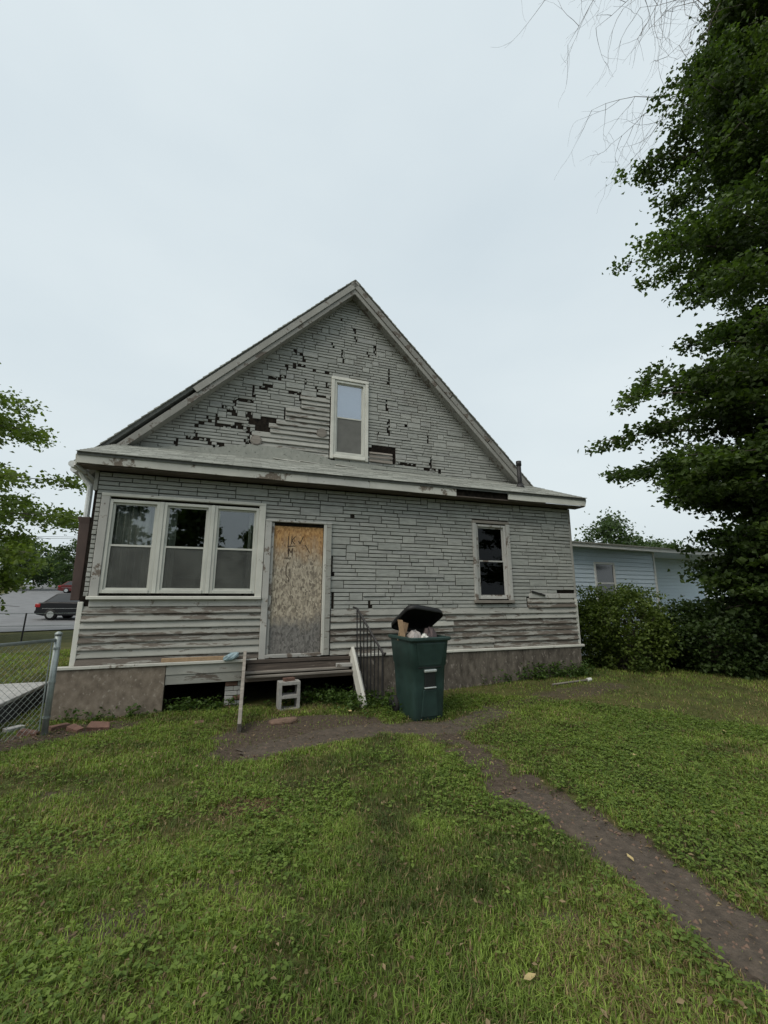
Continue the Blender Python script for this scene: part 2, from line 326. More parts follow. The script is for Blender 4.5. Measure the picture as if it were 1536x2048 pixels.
# ------------------------------------------------------------------ builders
def link(name, me, mat, parent=None):
    o = bpy.data.objects.new(name, me); COL.objects.link(o)
    if mat and not me.materials: me.materials.append(MATS[mat])
    if parent: o.parent = parent
    return o
def tag(o, label=None, cat=None, group=None, kind=None):
    if label: o['label'] = label
    if cat: o['category'] = cat
    if group: o['group'] = group
    if kind: o['kind'] = kind
    return o
def empty(name, loc, rz=0, label=None, cat=None, group=None):
    o = bpy.data.objects.new(name, None); COL.objects.link(o); o.location = loc; o.rotation_euler = (0, 0, rz); o.empty_display_size = .1
    return tag(o, label, cat, group)
class MB:
    def __init__(s): s.v = []; s.f = []
    def add(s, vs, fs):
        k = len(s.v); s.v += [tuple(p) for p in vs]; s.f += [tuple(i + k for i in q) for q in fs]; return s
    def box(s, x0, x1, y0, y1, z0, z1):
        return s.add([(x, y, z) for z in (z0, z1) for y in (y0, y1) for x in (x0, x1)],
                     [(0, 2, 3, 1), (4, 5, 7, 6), (0, 1, 5, 4), (2, 6, 7, 3), (0, 4, 6, 2), (1, 3, 7, 5)])
    def bbox(s, x0, x1, y0, y1, z0, z1, c=.006):     # chamfered box
        xs = (x0, x0 + c, x1 - c, x1); ys = (y0, y0 + c, y1 - c, y1); zs = (z0, z0 + c, z1 - c, z1)
        P = {}
        vs = []
        def vid(i, j, k):
            if (i, j, k) not in P: P[(i, j, k)] = len(vs); vs.append((xs[i], ys[j], zs[k]))
            return P[(i, j, k)]
        fs = []
        a, b_ = (1, 2), (1, 2)
        for e in (0, 3):
            fs.append([vid(e, 1, 1), vid(e, 2, 1), vid(e, 2, 2), vid(e, 1, 2)][::(1 if e else -1)])
            fs.append([vid(1, e, 1), vid(1, e, 2), vid(2, e, 2), vid(2, e, 1)][::(1 if e else -1)])
            fs.append([vid(1, 1, e), vid(2, 1, e), vid(2, 2, e), vid(1, 2, e)][::(1 if e else -1)])
        for e in (0, 3):
            ei = 1 if e == 0 else 2
            for f in (0, 3):
                fi = 1 if f == 0 else 2
                fs.append([vid(e, fi, 1), vid(e, fi, 2), vid(ei, f, 2), vid(ei, f, 1)])
                fs.append([vid(e, 1, fi), vid(e, 2, fi), vid(ei, 2, f), vid(ei, 1, f)])
                fs.append([vid(1, e, fi), vid(2, e, fi), vid(2, ei, f), vid(1, ei, f)])
                for g in (0, 3):
                    gi = 1 if g == 0 else 2
                    fs.append([vid(e, fi, gi), vid(ei, f, gi), vid(ei, fi, g)])
        return s.add(vs, fs)
    def beam(s, a, b, wd, ht, up=(0, 0, 1)):         # rectangular bar from a to b
        a, b = Vector(a), Vector(b); d = (b - a).normalized(); x = d.cross(Vector(up))
        if x.length < 1e-4: x = d.cross(Vector((1, 0, 0)))
        x.normalize(); y = x.cross(d).normalized(); x *= wd / 2; y *= ht / 2
        vs = [p + sx * x + sy * y for p in (a, b) for sx, sy in ((-1, -1), (1, -1), (1, 1), (-1, 1))]
        return s.add(vs, [(3, 2, 1, 0), (4, 5, 6, 7), (0, 1, 5, 4), (1, 2, 6, 5), (2, 3, 7, 6), (3, 0, 4, 7)])
    def tube(s, pts, rad, n=8, cap=True):
        pts = [Vector(p) for p in pts]
        if not hasattr(rad, '__len__'): rad = [rad] * len(pts)
        k = len(s.v); ref = Vector((0.31, 0.17, 1))
        for i, p in enumerate(pts):
            d = (pts[min(i + 1, len(pts) - 1)] - pts[max(i - 1, 0)]).normalized()
            x = d.cross(ref)
            if x.length < .05: x = d.cross(Vector((1, 0, 0)))
            x.normalize(); y = d.cross(x)
            for j in range(n):
                t = 2 * math.pi * j / n; s.v.append(tuple(p + (x * math.cos(t) + y * math.sin(t)) * rad[i]))
        for i in range(len(pts) - 1):
            for j in range(n):
                a = k + i * n + j; b = k + i * n + (j + 1) % n; s.f.append((a, b, b + n, a + n))
        if cap: s.f.append(tuple(k + j for j in range(n))[::-1]); s.f.append(tuple(k + (len(pts) - 1) * n + j for j in range(n)))
        return s
    def prism(s, poly, y0, y1):                       # polygon in x,z pushed along y
        n = len(poly); vs = [(x, y0, z) for x, z in poly] + [(x, y1, z) for x, z in poly]
        return s.add(vs, [tuple(range(n))[::-1], tuple(range(n, 2 * n))] + [(i, (i + 1) % n, n + (i + 1) % n, n + i) for i in range(n)])
    def loft(s, rings):
        n = len(rings[0]); k = len(s.v)
        for r_ in rings: s.v += [tuple(p) for p in r_]
        for i in range(len(rings) - 1):
            for j in range(n):
                a = k + i * n + j; b = k + i * n + (j + 1) % n; s.f.append((a, b, b + n, a + n))
        s.f.append(tuple(k + j for j in range(n))[::-1]); s.f.append(tuple(k + (len(rings) - 1) * n + j for j in range(n))); return s
    def mesh(s, name, smooth=False):
        me = bpy.data.meshes.new(name); me.from_pydata(s.v, [], s.f); me.update()
        if smooth: me.polygons.foreach_set('use_smooth', [True] * len(me.polygons))
        return me
    def build(s, name, mat, parent=None, smooth=False, kind=None, label=None):
        o = link(name, s.mesh(name, smooth), mat, parent)
        if kind: o['kind'] = kind
        if label: o['label'] = label
        return o
def bevel(o, wdt=.01, seg=2):
    m = o.modifiers.new('bevel', 'BEVEL'); m.width = wdt; m.segments = seg; m.limit_method = 'ANGLE'; m.angle_limit = R(35); return o
def fast_mesh(name, V, F, tint=None):
    """V (n,3), F (m,k) all polygons with k corners"""
    me = bpy.data.meshes.new(name); me.vertices.add(len(V)); me.vertices.foreach_set('co', np.ascontiguousarray(V, np.float32).ravel())
    k = F.shape[1]; me.loops.add(F.size); me.loops.foreach_set('vertex_index', np.ascontiguousarray(F, np.int32).ravel())
    me.polygons.add(len(F)); me.polygons.foreach_set('loop_start', np.arange(len(F), dtype=np.int32) * k)
    if tint is not None:
        at = me.attributes.new('tint', 'FLOAT_COLOR', 'POINT'); c = np.ones((len(V), 4), np.float32); c[:, :3] = tint; at.data.foreach_set('color', c.ravel())
    me.update(); me.validate(); return me

# ------------------------------------------------------------------ ground
def axis(lo, f0, f1, hi, fine, k=14):
    a = f0 - (np.geomspace(1, (f0 - lo) + 1, k) - 1)[::-1][:-1]; b = f1 + (np.geomspace(1, (hi - f1) + 1, k) - 1)[1:]
    return np.concatenate([a, np.arange(f0, f1 + 1e-6, fine), b])
gx = axis(-500, -8, 10, 500, .13, 34); gy = axis(-300, 0.6, 10.5, 600, .13, 34)
GX, GY = np.meshgrid(gx, gy); GZ = gz(GX, GY)
V = np.stack([GX, GY, GZ], -1).reshape(-1, 3); nx, ny = len(gx), len(gy)
ii = np.arange(nx * ny).reshape(ny, nx); F = np.stack([ii[:-1, :-1], ii[:-1, 1:], ii[1:, 1:], ii[1:, :-1]], -1).reshape(-1, 4)
me = fast_mesh('ground', V, F); at = me.attributes.new('dirt', 'FLOAT', 'POINT'); at.data.foreach_set('value', (dirt_mask(GX, GY) * (np.hypot(GX, GY) < 14)).ravel().astype(np.float32))
me.polygons.foreach_set('use_smooth', [True] * len(me.polygons))
tag(link('ground', me, 'turf'), 'patchy green lawn sloping around the derelict house', 'ground', kind='structure')

def strip(name, pts, half, mat, label, cat, lift=.006, step=.06, jit=.09, kind='structure'):
    pts = np.array(pts); L = np.concatenate([[0], np.cumsum(np.hypot(*np.diff(pts, axis=0).T))]); s = np.arange(0, L[-1], step)
    cx = np.interp(s, L, pts[:, 0]); cy = np.interp(s, L, pts[:, 1]); dx = np.gradient(cx); dy = np.gradient(cy); q = np.hypot(dx, dy); nxx, nyy = -dy / q, dx / q
    K = 7; rows = []
    hw = half * (1 + jit * 9 * (vnoise(s, s * 0, 1.9, 4) - .5) + jit * 3 * (vnoise(s, s * 0, 7, 4) - .5)) * (np.minimum(1, .55 + s * 1.2) if jit else 1)
    for j in range(K):
        t = (j / (K - 1) - .5) * 2; x = cx + nxx * hw * t + (vnoise(s, s * 0 + j, 3, 6) - .5) * jit; y = cy + nyy * hw * t
        rows.append(np.stack([x, y, gz(x, y) + lift * (1 - 1.2 * t ** 4)], -1))
    V = np.stack(rows, 1).reshape(-1, 3); n = len(s); i2 = np.arange(n * K).reshape(n, K)
    F = np.stack([i2[:-1, :-1], i2[:-1, 1:], i2[1:, 1:], i2[1:, :-1]], -1).reshape(-1, 4)[:, ::-1]
    me = fast_mesh(name, V, F); me.polygons.foreach_set('use_smooth', [True] * len(me.polygons))
    return tag(link(name, me, mat), label, cat, kind=kind)
strip('dirt_path', TRACK_A, .20, 'soil', 'bare dirt path running diagonally through the lawn to the lower right', 'path', .018)
strip('dirt_path', TRACK_B[:7], .22, 'soil', 'worn dirt strip running past the steps and the trash can along the house', 'path', .018)
RC = [(-13, 20), (-20.5, 29.5), (-31, 42), (-46, 62), (-80, 108)]
strip('road', RC, 6.5, 'asphalt', 'pale asphalt street climbing away past the parked cars', 'road', .05, 1.0, 0.0)

# ------------------------------------------------------------------ the derelict house
house = empty('derelict_house', HO, ANG, 'derelict grey gabled house with boarded door and peeling siding', 'house')
UL, UR = -2.07, 6.66; GV = 1.60; PK_U, PK_Z = 2.21, 8.98; WT = 3.52; BASE = .68
def wall_with_holes(mb, u0, u1, z0, z1, y0, y1, holes):
    us = sorted({u0, u1, *[h[0] for h in holes], *[h[1] for h in holes]})
    for a, b in zip(us[:-1], us[1:]):
        zs = [z0]
        for h in sorted([h for h in holes if h[0] <= a + 1e-6 and h[1] >= b - 1e-6], key=lambda q: q[2]):
            zs += [h[2], h[3]]
        zs.append(z1)
        for p, q in zip(zs[::2], zs[1::2]):
            if q - p > 1e-4: mb.box(a, b, y0, y1, p, q)
W3 = (-1.86, .30, 1.66, 3.08); DOOR = (.50, 1.37, .74, 2.80); WR = (4.36, 5.02, 1.60, 3.02); WA = (1.84, 2.54, 4.70, 6.46)
mb = MB(); wall_with_holes(mb, UL, UR, .60, WT, 0.0, .10, [W3, DOOR, WR]); porch_wall = mb.build('porch_wall', 'tar_paper', house)
# gable wall: stacked slices with the attic window left open
mb = MB()
def half_w(z): return PK_Z - .12 - z
gsl = [0.3, WA[2], WA[3], 8.9]
def gable_poly(u0, u1, z0, z1): return mb.prism([(u0, z0), (u1, z0), (u1, z1), (u0, z1)], GV, GV + .12)
mb.prism([(UL + .02, 0.2), (UR - .02, 0.2), (UR - .02, 4.5), (UL + .02, 4.5)], GV, GV + .12)
for z0, z1 in ((4.5, WA[2]), (WA[3], 8.97)):
    mb.prism([(PK_U - half_w(z0), z0), (PK_U + half_w(z0), z0), (PK_U + half_w(z1), z1), (PK_U - half_w(z1), z1)], GV, GV + .12)
mb.prism([(PK_U - half_w(WA[2]), WA[2]), (WA[0], WA[2]), (WA[0], WA[3]), (PK_U - half_w(WA[3]), WA[3])], GV, GV + .12)
mb.prism([(WA[1], WA[2]), (PK_U + half_w(WA[2]), WA[2]), (PK_U + half_w(WA[3]), WA[3]), (WA[1], WA[3])], GV, GV + .12)
gable_wall = mb.build('gable_wall', 'tar_paper', house)
# remaining shell
for u, nm in ((UL, 'side_wall'), (UR - .10, 'side_wall')):
    MB().box(u, u + .10, .102, 9.5, 0, WT).build(nm, 'clapboard', house)
    MB().box(u + .004, u + .096, GV + .125, 9.5, WT + .002, 4.42).build(nm, 'clapboard', house)
MB().prism([(UL, 0), (UR, 0), (UR, 4.45), (PK_U, 8.9), (UL, 4.45)], 9.51, 9.6).build('rear_wall', 'clapboard', house)
MB().box(UL + .11, UR - .11, .12, GV - .01, .56, .68).build('porch_floor', 'room_floor', house)
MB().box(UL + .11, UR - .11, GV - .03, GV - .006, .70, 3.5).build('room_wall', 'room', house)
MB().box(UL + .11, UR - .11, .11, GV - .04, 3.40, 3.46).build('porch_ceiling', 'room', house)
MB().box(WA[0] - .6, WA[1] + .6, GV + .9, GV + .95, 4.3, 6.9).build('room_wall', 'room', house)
MB().box(-1.0, 5.4, GV + .14, GV + 2.5, 4.3, 4.36).build('attic_floor', 'room_floor', house)

# --- siding slabs (coursed fake ashlar): grid cells, with lost pieces where the tar paper shows
CW, CH = .034, .068
CRACKS = [[(709, 653), (712, 680)], [(684, 639), (687, 644)], [(663, 690), (668, 692)], [(684, 701), (687, 725)], [(750, 689), (750, 713)], [(735, 706), (736, 711)],
    [(590, 704), (600, 707)], [(587, 732), (611, 732)], [(606, 710), (609, 734)], [(573, 731), (575, 740)], [(539, 755), (571, 756)], [(628, 740), (636, 746)], [(646, 747), (661, 749)],
    [(610, 758), (612, 765)], [(633, 770), (634, 785)], [(652, 771), (660, 773)], [(521, 776), (542, 776)], [(523, 773), (540, 772)], [(507, 774), (507, 803), (476, 800)], [(470, 800), (467, 824), (446, 815)],
    [(434, 830), (432, 850), (476, 857), (500, 861)], [(470, 848), (485, 848)], [(494, 830), (503, 848)], [(498, 828), (506, 845)], [(539, 838), (554, 839)], [(401, 845), (419, 843)], [(416, 836), (418, 845)],
    [(393, 851), (392, 874)], [(374, 876), (401, 879), (422, 884)], [(353, 878), (353, 901)], [(350, 898), (358, 900)], [(422, 898), (446, 888)], [(430, 900), (444, 896)], [(503, 866), (491, 884), (500, 892)], [(486, 860), (500, 862)],
    [(779, 739), (777, 767)], [(772, 803), (773, 820)], [(777, 841), (777, 870)], [(811, 852), (813, 853)], [(855, 873), (856, 884)], [(756, 865), (757, 868)], [(781, 915), (791, 929), (830, 931)], [(861, 915), (861, 933)], [(851, 940), (883, 945)],
    [(455, 822), (470, 828)], [(604, 815), (603, 791), (580, 785)], [(572, 842), (572, 817)]]
HOLES_PX = [(509, 836, 539, 866), (781, 908, 792, 928)]
PATCH_PX = lambda x, y: (600 < x < 668 and 793 < y < 935) or (570 < x < 610 and 817 < y < 935) or (537 < x < 580 and 843 < y < 935) or (500 < x < 545 and 866 < y < 935)
BROWN_PX = lambda x, y: 734 < x < 790 and 893 < y < 911
def to_px(u, v, z):
    p = H(u, v, z) - Vector((0, 0, CAMH)); c = p.y * math.cos(PITCH) + p.z * math.sin(PITCH); up = -p.y * math.sin(PITCH) + p.z * math.cos(PITCH)
    return 768 + FPX * p.x / c, 1024 - FPX * up / c
def seg_near(pu, pz, segs, tolu, tolz):
    for s in segs:
        for (a, b), (c, d) in zip(s[:-1], s[1:]):
            L = (c - a) ** 2 + (d - b) ** 2; t = 0 if L == 0 else max(0, min(1, ((pu - a) * (c - a) + (pz - b) * (d - b)) / L))
            if abs(pu - a - t * (c - a)) < tolu and abs(pz - b - t * (d - b)) < tolz: return True
    return False
cr_g = [[on_wall(x, y, GV) for x, y in s] for s in CRACKS]
SLABS = []     # (parent, y, u0, u1, z0, z1)
def ashlar(parent, y, u0, z0, nu, nz, ok, seed):
    rd = random.Random(seed); free = [[ok(u0 + (i + .5) * CW, z0 + (j + .5) * CH) for i in range(nu)] for j in range(nz)]
    for j in range(nz):
        i = 0
        while i < nu:
            if not free[j][i]: i += 1; continue
            L = rd.choice((5, 7, 8, 9, 10, 12, 13, 15, 17, 20, 24)); k = i
            while k < nu and k - i < L and free[j][k]: k += 1
            rest = 0
            while k + rest < nu and rest < 4 and free[j][k + rest]: rest += 1
            if 0 < rest < 4: k += rest
            h = 1
            if rd.random() < .15 and 4 <= k - i <= 15 and j + 1 < nz and all(free[j + 1][q] for q in range(i, k)): h = 2
            for jj in range(j, j + h):
                for q in range(i, k): free[jj][q] = False
            SLABS.append((parent, y, u0 + i * CW, u0 + k * CW, z0 + j * CH, z0 + (j + h) * CH)); i = k
def in_r(u, z, r, m=0): return r[0] - m < u < r[1] + m and r[2] - m < z < r[3] + m
lean_cracks = [[on_wall(x, y) for x, y in s] for s in ([(662, 1118), (664, 1150)], [(664, 1185), (665, 1222), (690, 1222)], [(739, 1206), (740, 1210)], [(745, 1217), (748, 1221)], [(702, 1031), (704, 1032)])]
def ok_lean(u, z):
    if not (UL + .02 < u < UR - .02) or z > WT - .02: return False
    if in_r(u, z, (-1.975, .39, 1.50, 3.145)) or in_r(u, z, (.385, 1.515, .6, 2.885)) or in_r(u, z, (4.28, 5.12, 1.51, 3.10)): return False
    if u < .45 and z < 1.6: return False
    if u > 5.45 and z < 1.60: return False
    if z < 1.43: return False
    if u > 6.2 and z < 1.75: return False
    return not seg_near(u, z, lean_cracks, .024, .030)
ashlar(porch_wall, 0.0, UL, 1.43, int((UR - UL) / CW), 31, ok_lean, 3)
def ok_gable(u, z):
    if abs(u - PK_U) > PK_Z - .12 - z - .02 or z < 4.28: return False
    if in_r(u, z, (1.755, 2.625, 4.62, 6.55)): return False
    px, py = to_px(u, GV, z)
    if PATCH_PX(px, py) or BROWN_PX(px, py): return False
    if any(a < px < c and b < py < d for a, b, c, d in HOLES_PX): return False
    return not seg_near(u, z, cr_g, .019 + .012 * math.sin(u * 61 + z * 37), .030 + .012 * math.sin(u * 43))
ashlar(gable_wall, GV, PK_U - 152 * CW, 4.28, 304, 70, ok_gable, 5)
_cache = {}
fr = MB(); rdf = random.Random(8)          # curled scraps still hanging in the gaps
for s_ in cr_g:
    for (a, b), (c, d) in zip(s_[:-1], s_[1:]):
        for q in range(int(math.hypot(c - a, d - b) / .07) + 1):
            if rdf.random() < .55:
                t = rdf.random(); u_, z_ = a + (c - a) * t + rdf.gauss(0, .035), b + (d - b) * t + rdf.gauss(0, .03); w1, h1 = rdf.uniform(.012, .04), rdf.uniform(.01, .03); ang = rdf.uniform(-.5, .5); lf = rdf.uniform(.004, .03)
                pt = [(-w1, -h1), (w1 * rdf.uniform(.4, 1), -h1 * .7), (w1, h1 * rdf.uniform(.3, 1)), (-w1 * .6, h1)]
                pt = [(u_ + x * math.cos(ang) - z * math.sin(ang), z_ + x * math.sin(ang) + z * math.cos(ang)) for x, z in pt]
                fr.add([(x, GV - .004, z) for x, z in pt] + [(x, GV - .010 - lf * (k_ % 2), z) for k_, (x, z) in enumerate(pt)], [(4, 5, 6, 7), (0, 1, 5, 4), (1, 2, 6, 5), (2, 3, 7, 6), (3, 0, 4, 7)])
fr.build('torn_siding', 'siding_slab', gable_wall, kind='stuff')
def slab_geo(wd, ht, ch=.007, th=.015, gap=.0036):
    a, b = -wd / 2 + gap, wd / 2 - gap; c, d = -ht / 2 + gap, ht / 2 - gap
    vs = [(a, 0, c), (b, 0, c), (b, 0, d), (a, 0, d), (a + ch, -th, c + ch * .8), (b - ch, -th, c + ch * .8), (b - ch, -th * .75, d - ch), (a + ch, -th * .75, d - ch)]
    return vs, [(4, 5, 6, 7), (0, 1, 5, 4), (1, 2, 6, 5), (2, 3, 7, 6), (3, 0, 4, 7)]
def px_area(s):
    a = to_px(s[2], s[1], s[4]); b = to_px(s[3], s[1], s[5]); return abs(b[0] - a[0]) * abs(b[1] - a[1])
SLABS.sort(key=px_area, reverse=True)
rest = {}
for k, s in enumerate(SLABS):
    p, y, a, b, c, d = s; wd, ht = round(b - a, 4), round(d - c, 4)
    tilt = random.gauss(0, .006); lift = random.uniform(0, .004) + (random.random() < .12) * random.uniform(0, .012)
    if k < 300:
        key = (wd, ht)
        if key not in _cache:
            vs, fs = slab_geo(wd, ht); me = bpy.data.meshes.new('siding_slab'); me.from_pydata(vs, [], fs); me.materials.append(MATS['siding_slab']); _cache[key] = me
        o = link('siding_slab', _cache[key], None, p); o.location = ((a + b) / 2, y - lift, (c + d) / 2); o.rotation_euler = (0, tilt, 0)
    else:
        vs, fs = slab_geo(wd, ht); ct, st = math.cos(tilt), math.sin(tilt)
        rest.setdefault(p.name, (p, MB()))[1].add([((a + b) / 2 + x * ct + z * st, y - lift + yy, (c + d) / 2 - x * st + z * ct) for x, yy, z in vs], fs)
for p, m_ in rest.values(): m_.build('siding_slabs', 'siding_slab', p, kind='stuff')

# --- clapboards
def clap_rows(parent, y, z0, z1, expo, spans, mat, seed, wear=0.0):
    rd = random.Random(seed); z = z0
    while z < z1 - .03:
        top = min(z + expo, z1)
        for a, b in spans(z + expo / 2):
            cuts = [a]
            while b - cuts[-1] > 2.6 and rd.random() < .75: cuts.append(cuts[-1] + rd.uniform(1.0, 2.4))
            cuts.append(b)
            for p, q in zip(cuts[:-1], cuts[1:]):
                if q - p < .05: continue
                dz0, dz1 = rd.uniform(-.008, .004), rd.uniform(-.008, .004); pr0, pr1 = rd.uniform(.028, .054), rd.uniform(.028, .054)
                n = max(2, int((q - p) / .35)); vs = []; fs = []
                for i in range(n + 1):
                    t = i / n; x = p + .002 + (q - p - .004) * t; zz = z + dz0 * (1 - t) + dz1 * t + rd.uniform(-.003, .003); pr = pr0 * (1 - t) + pr1 * t + rd.uniform(-.003, .003)
                    vs += [(x, y, zz + .004), (x, y - pr, zz), (x, y - pr, zz + .012), (x, y - .005, top + .006), (x, y, top + .006)]
                for i in range(n):
                    for j in range(5): fs.append((i * 5 + j, (i + 1) * 5 + j, (i + 1) * 5 + (j + 1) % 5, i * 5 + (j + 1) % 5))
                fs += [(0, 1, 2, 3, 4), tuple(n * 5 + j for j in (4, 3, 2, 1, 0))]
                MB().add(vs, fs).build('clapboard', mat if rd.random() > wear else 'clapboard_bare', parent)
        z += expo
clap_rows(porch_wall, 0, .70, 1.49, .099, lambda z: [(UL + .05, .40)], 'clapboard', 11, .7)
clap_rows(porch_wall, 0, .70, 1.43, .104, lambda z: [(1.52, UR - .03)], 'clapboard', 12, .55)
clap_rows(porch_wall, 0, 1.43, 1.60, .085, lambda z: [(5.46, UR - .03)], 'clapboard_bare', 13)
MB().bbox(5.5, UR - .01, -.03, -.002, 1.605, 1.70).build('trim_board', 'trim_worn', house)
MB().beam((5.55, -.045, 1.74), (5.86, -.045, 1.66), .03, .03).build('loose_strip', 'iron', house)
def gable_spans(z):
    us = np.arange(-1.6, 1.79, .03); good = [u for u in us if PATCH_PX(*to_px(u, GV, z))]
    return [(min(good), 1.73)] if good else []
clap_rows(gable_wall, GV, 4.28, 6.2, .107, gable_spans, 'clapboard', 14, .2)
clap_rows(gable_wall, GV, 4.62, 4.86, .10, lambda z: [(2.66, 3.22)], 'wood_grey', 15)
# two round cover plates on the gable
for px_, py_ in ((512, 882), (643, 868)):
    u_, z_ = on_wall(px_, py_, GV); mbp = MB(); poly = [(u_ + .12 * math.cos(t + .3), z_ + .12 * math.sin(t + .3)) for t in np.linspace(0, 2 * math.pi, 9)[:-1]]
    mbp.prism(poly, GV - .05, GV - .02); mbp.prism([(u_ + (x - u_) * .8, z_ + (z - z_) * .8) for x, z in poly], GV - .06, GV - .05); mbp.prism([(u_ + (x - u_) * .6, z_ + (z - z_) * .6) for x, z in poly], GV - .02, GV + .02)
    mbp.build('cover_plate', 'wood_grey', house)

# --- lean-to roof, shingles one by one, fascia, soffit
FV = -.30; RZ0 = 3.675; SLP = .405; RU0, RU1 = -2.26, 6.86
def rz(v): return RZ0 + (v - FV) * SLP
roof = MB().add([(RU0, FV - .02, rz(FV - .02) - .05), (RU1, FV - .02, rz(FV - .02) - .05), (RU1, GV, rz(GV) - .05), (RU0, GV, rz(GV) - .05),
                 (RU0, FV - .02, rz(FV - .02)), (RU1, FV - .02, rz(FV - .02)), (RU1, GV, rz(GV)), (RU0, GV, rz(GV))],
                [(3, 2, 1, 0), (4, 5, 6, 7), (0, 1, 5, 4), (1, 2, 6, 5), (2, 3, 7, 6), (3, 0, 4, 7)]).build('porch_roof', 'shingle_dark', house)
shm = MB(); v = FV - .05; row = 0
while v < GV - .02:
    u = RU0 - .01 - (row % 2) * .15
    while u < RU1 + .01:
        a = max(u, RU0 - .01) + .004; b = min(u + .30, RU1 + .012) - .004; ve = min(v + .17, GV); lf = random.uniform(.012, .020)
        if b > a + .02:
            shm.add([(a, v, rz(v) + .004), (b, v, rz(v) + .004), (b, ve, rz(ve) + .003), (a, ve, rz(ve) + .003), (a, v, rz(v) + lf), (b, v, rz(v) + lf), (b, ve, rz(ve) + .007), (a, ve, rz(ve) + .007)],
                    [(4, 5, 6, 7), (0, 1, 5, 4), (1, 2, 6, 5), (3, 0, 4, 7)])
        u += .30
    v += .14; row += 1
shm.build('shingles', 'shingle', roof, kind='stuff')
MB().box(RU0 + .02, RU1 - .02, FV + .03, -.012, 3.485, 3.505).build('soffit', 'wood_dark', house)
def fascia(u0, u1, dz=0., dz1=0., ht=.15, mat='trim_white'):
    n = max(2, int((u1 - u0) / .4)); vs = []; fs = []
    for i in range(n + 1):
        t = i / n; u = u0 + (u1 - u0) * t; z = 3.506 + dz * (1 - t) + dz1 * t + random.uniform(-.004, .004); y = FV - .004 - random.uniform(0, .004)
        vs += [(u, y, z), (u, y + .026, z), (u, y + .026, z + ht), (u, y, z + ht)]
    for i in range(n): fs += [(i * 4 + j, (i + 1) * 4 + j, (i + 1) * 4 + (j + 1) % 4, i * 4 + (j + 1) % 4)[::-1] for j in range(4)]
    fs += [(0, 1, 2, 3), (n * 4 + 3, n * 4 + 2, n * 4 + 1, n * 4)]
    return MB().add(vs, fs).build('fascia_board', mat, house)
fascia(RU0 + .01, 1.02, .0, -.01); fascia(1.024, 2.10, -.006, -.012, mat='trim_worn'); fascia(2.104, 3.80, -.012, -.02)
fascia(4.95, RU1 - .01, .0, .0, .14)
MB().box(3.7, 5.1, FV + .05, FV + .07, 3.50, 3.66).build('fascia_backing', 'tar_paper', house)
bevel(MB().beam((RU0 - .004, FV + .01, 3.56), (RU0 - .004, .3, 3.56 + .31 * SLP), .025, .14).build('rake_board', 'trim_white', house), .004)
bevel(MB().beam((RU1 + .004, FV + .01, 3.56), (RU1 + .004, GV, 3.56 + 1.9 * SLP), .025, .14).build('rake_board', 'trim_white', house), .004)
MB().beam((RU0 - .02, -.26, 3.49), (UL - .03, .06, 3.33), .03, .05).build('bracket', 'trim_worn', house)
up_ = [on_wall(x, y, GV - .02) for x, y in ((250, 897), (345, 893), (430, 896), (470, 891), (500, 889), (531, 892), (560, 897), (600, 902), (640, 911), (662, 921), (735, 929), (800, 938), (850, 944), (890, 950))]
MB().prism(up_ + [(up_[-1][0], 4.38), (up_[0][0], 4.36)], GV - .050, GV - .034).build('roofing_upturn', 'shingle', house)
# flashing scraps on the lean-to roof
for k in range(5):
    u = random.uniform(.4, 1.9); MB().beam((u, GV - .07 - .05 * random.random(), rz(GV) + .0), (u + random.uniform(.2, .5), GV - .10, rz(GV) - .025), .05, .012).build('flashing', 'trim_white', house)
MB().beam((2.7, GV - .04, rz(GV) - .002), (4.6, GV - .05, rz(GV) - .016), .05, .012).build('flashing', 'shingle_dark', house)

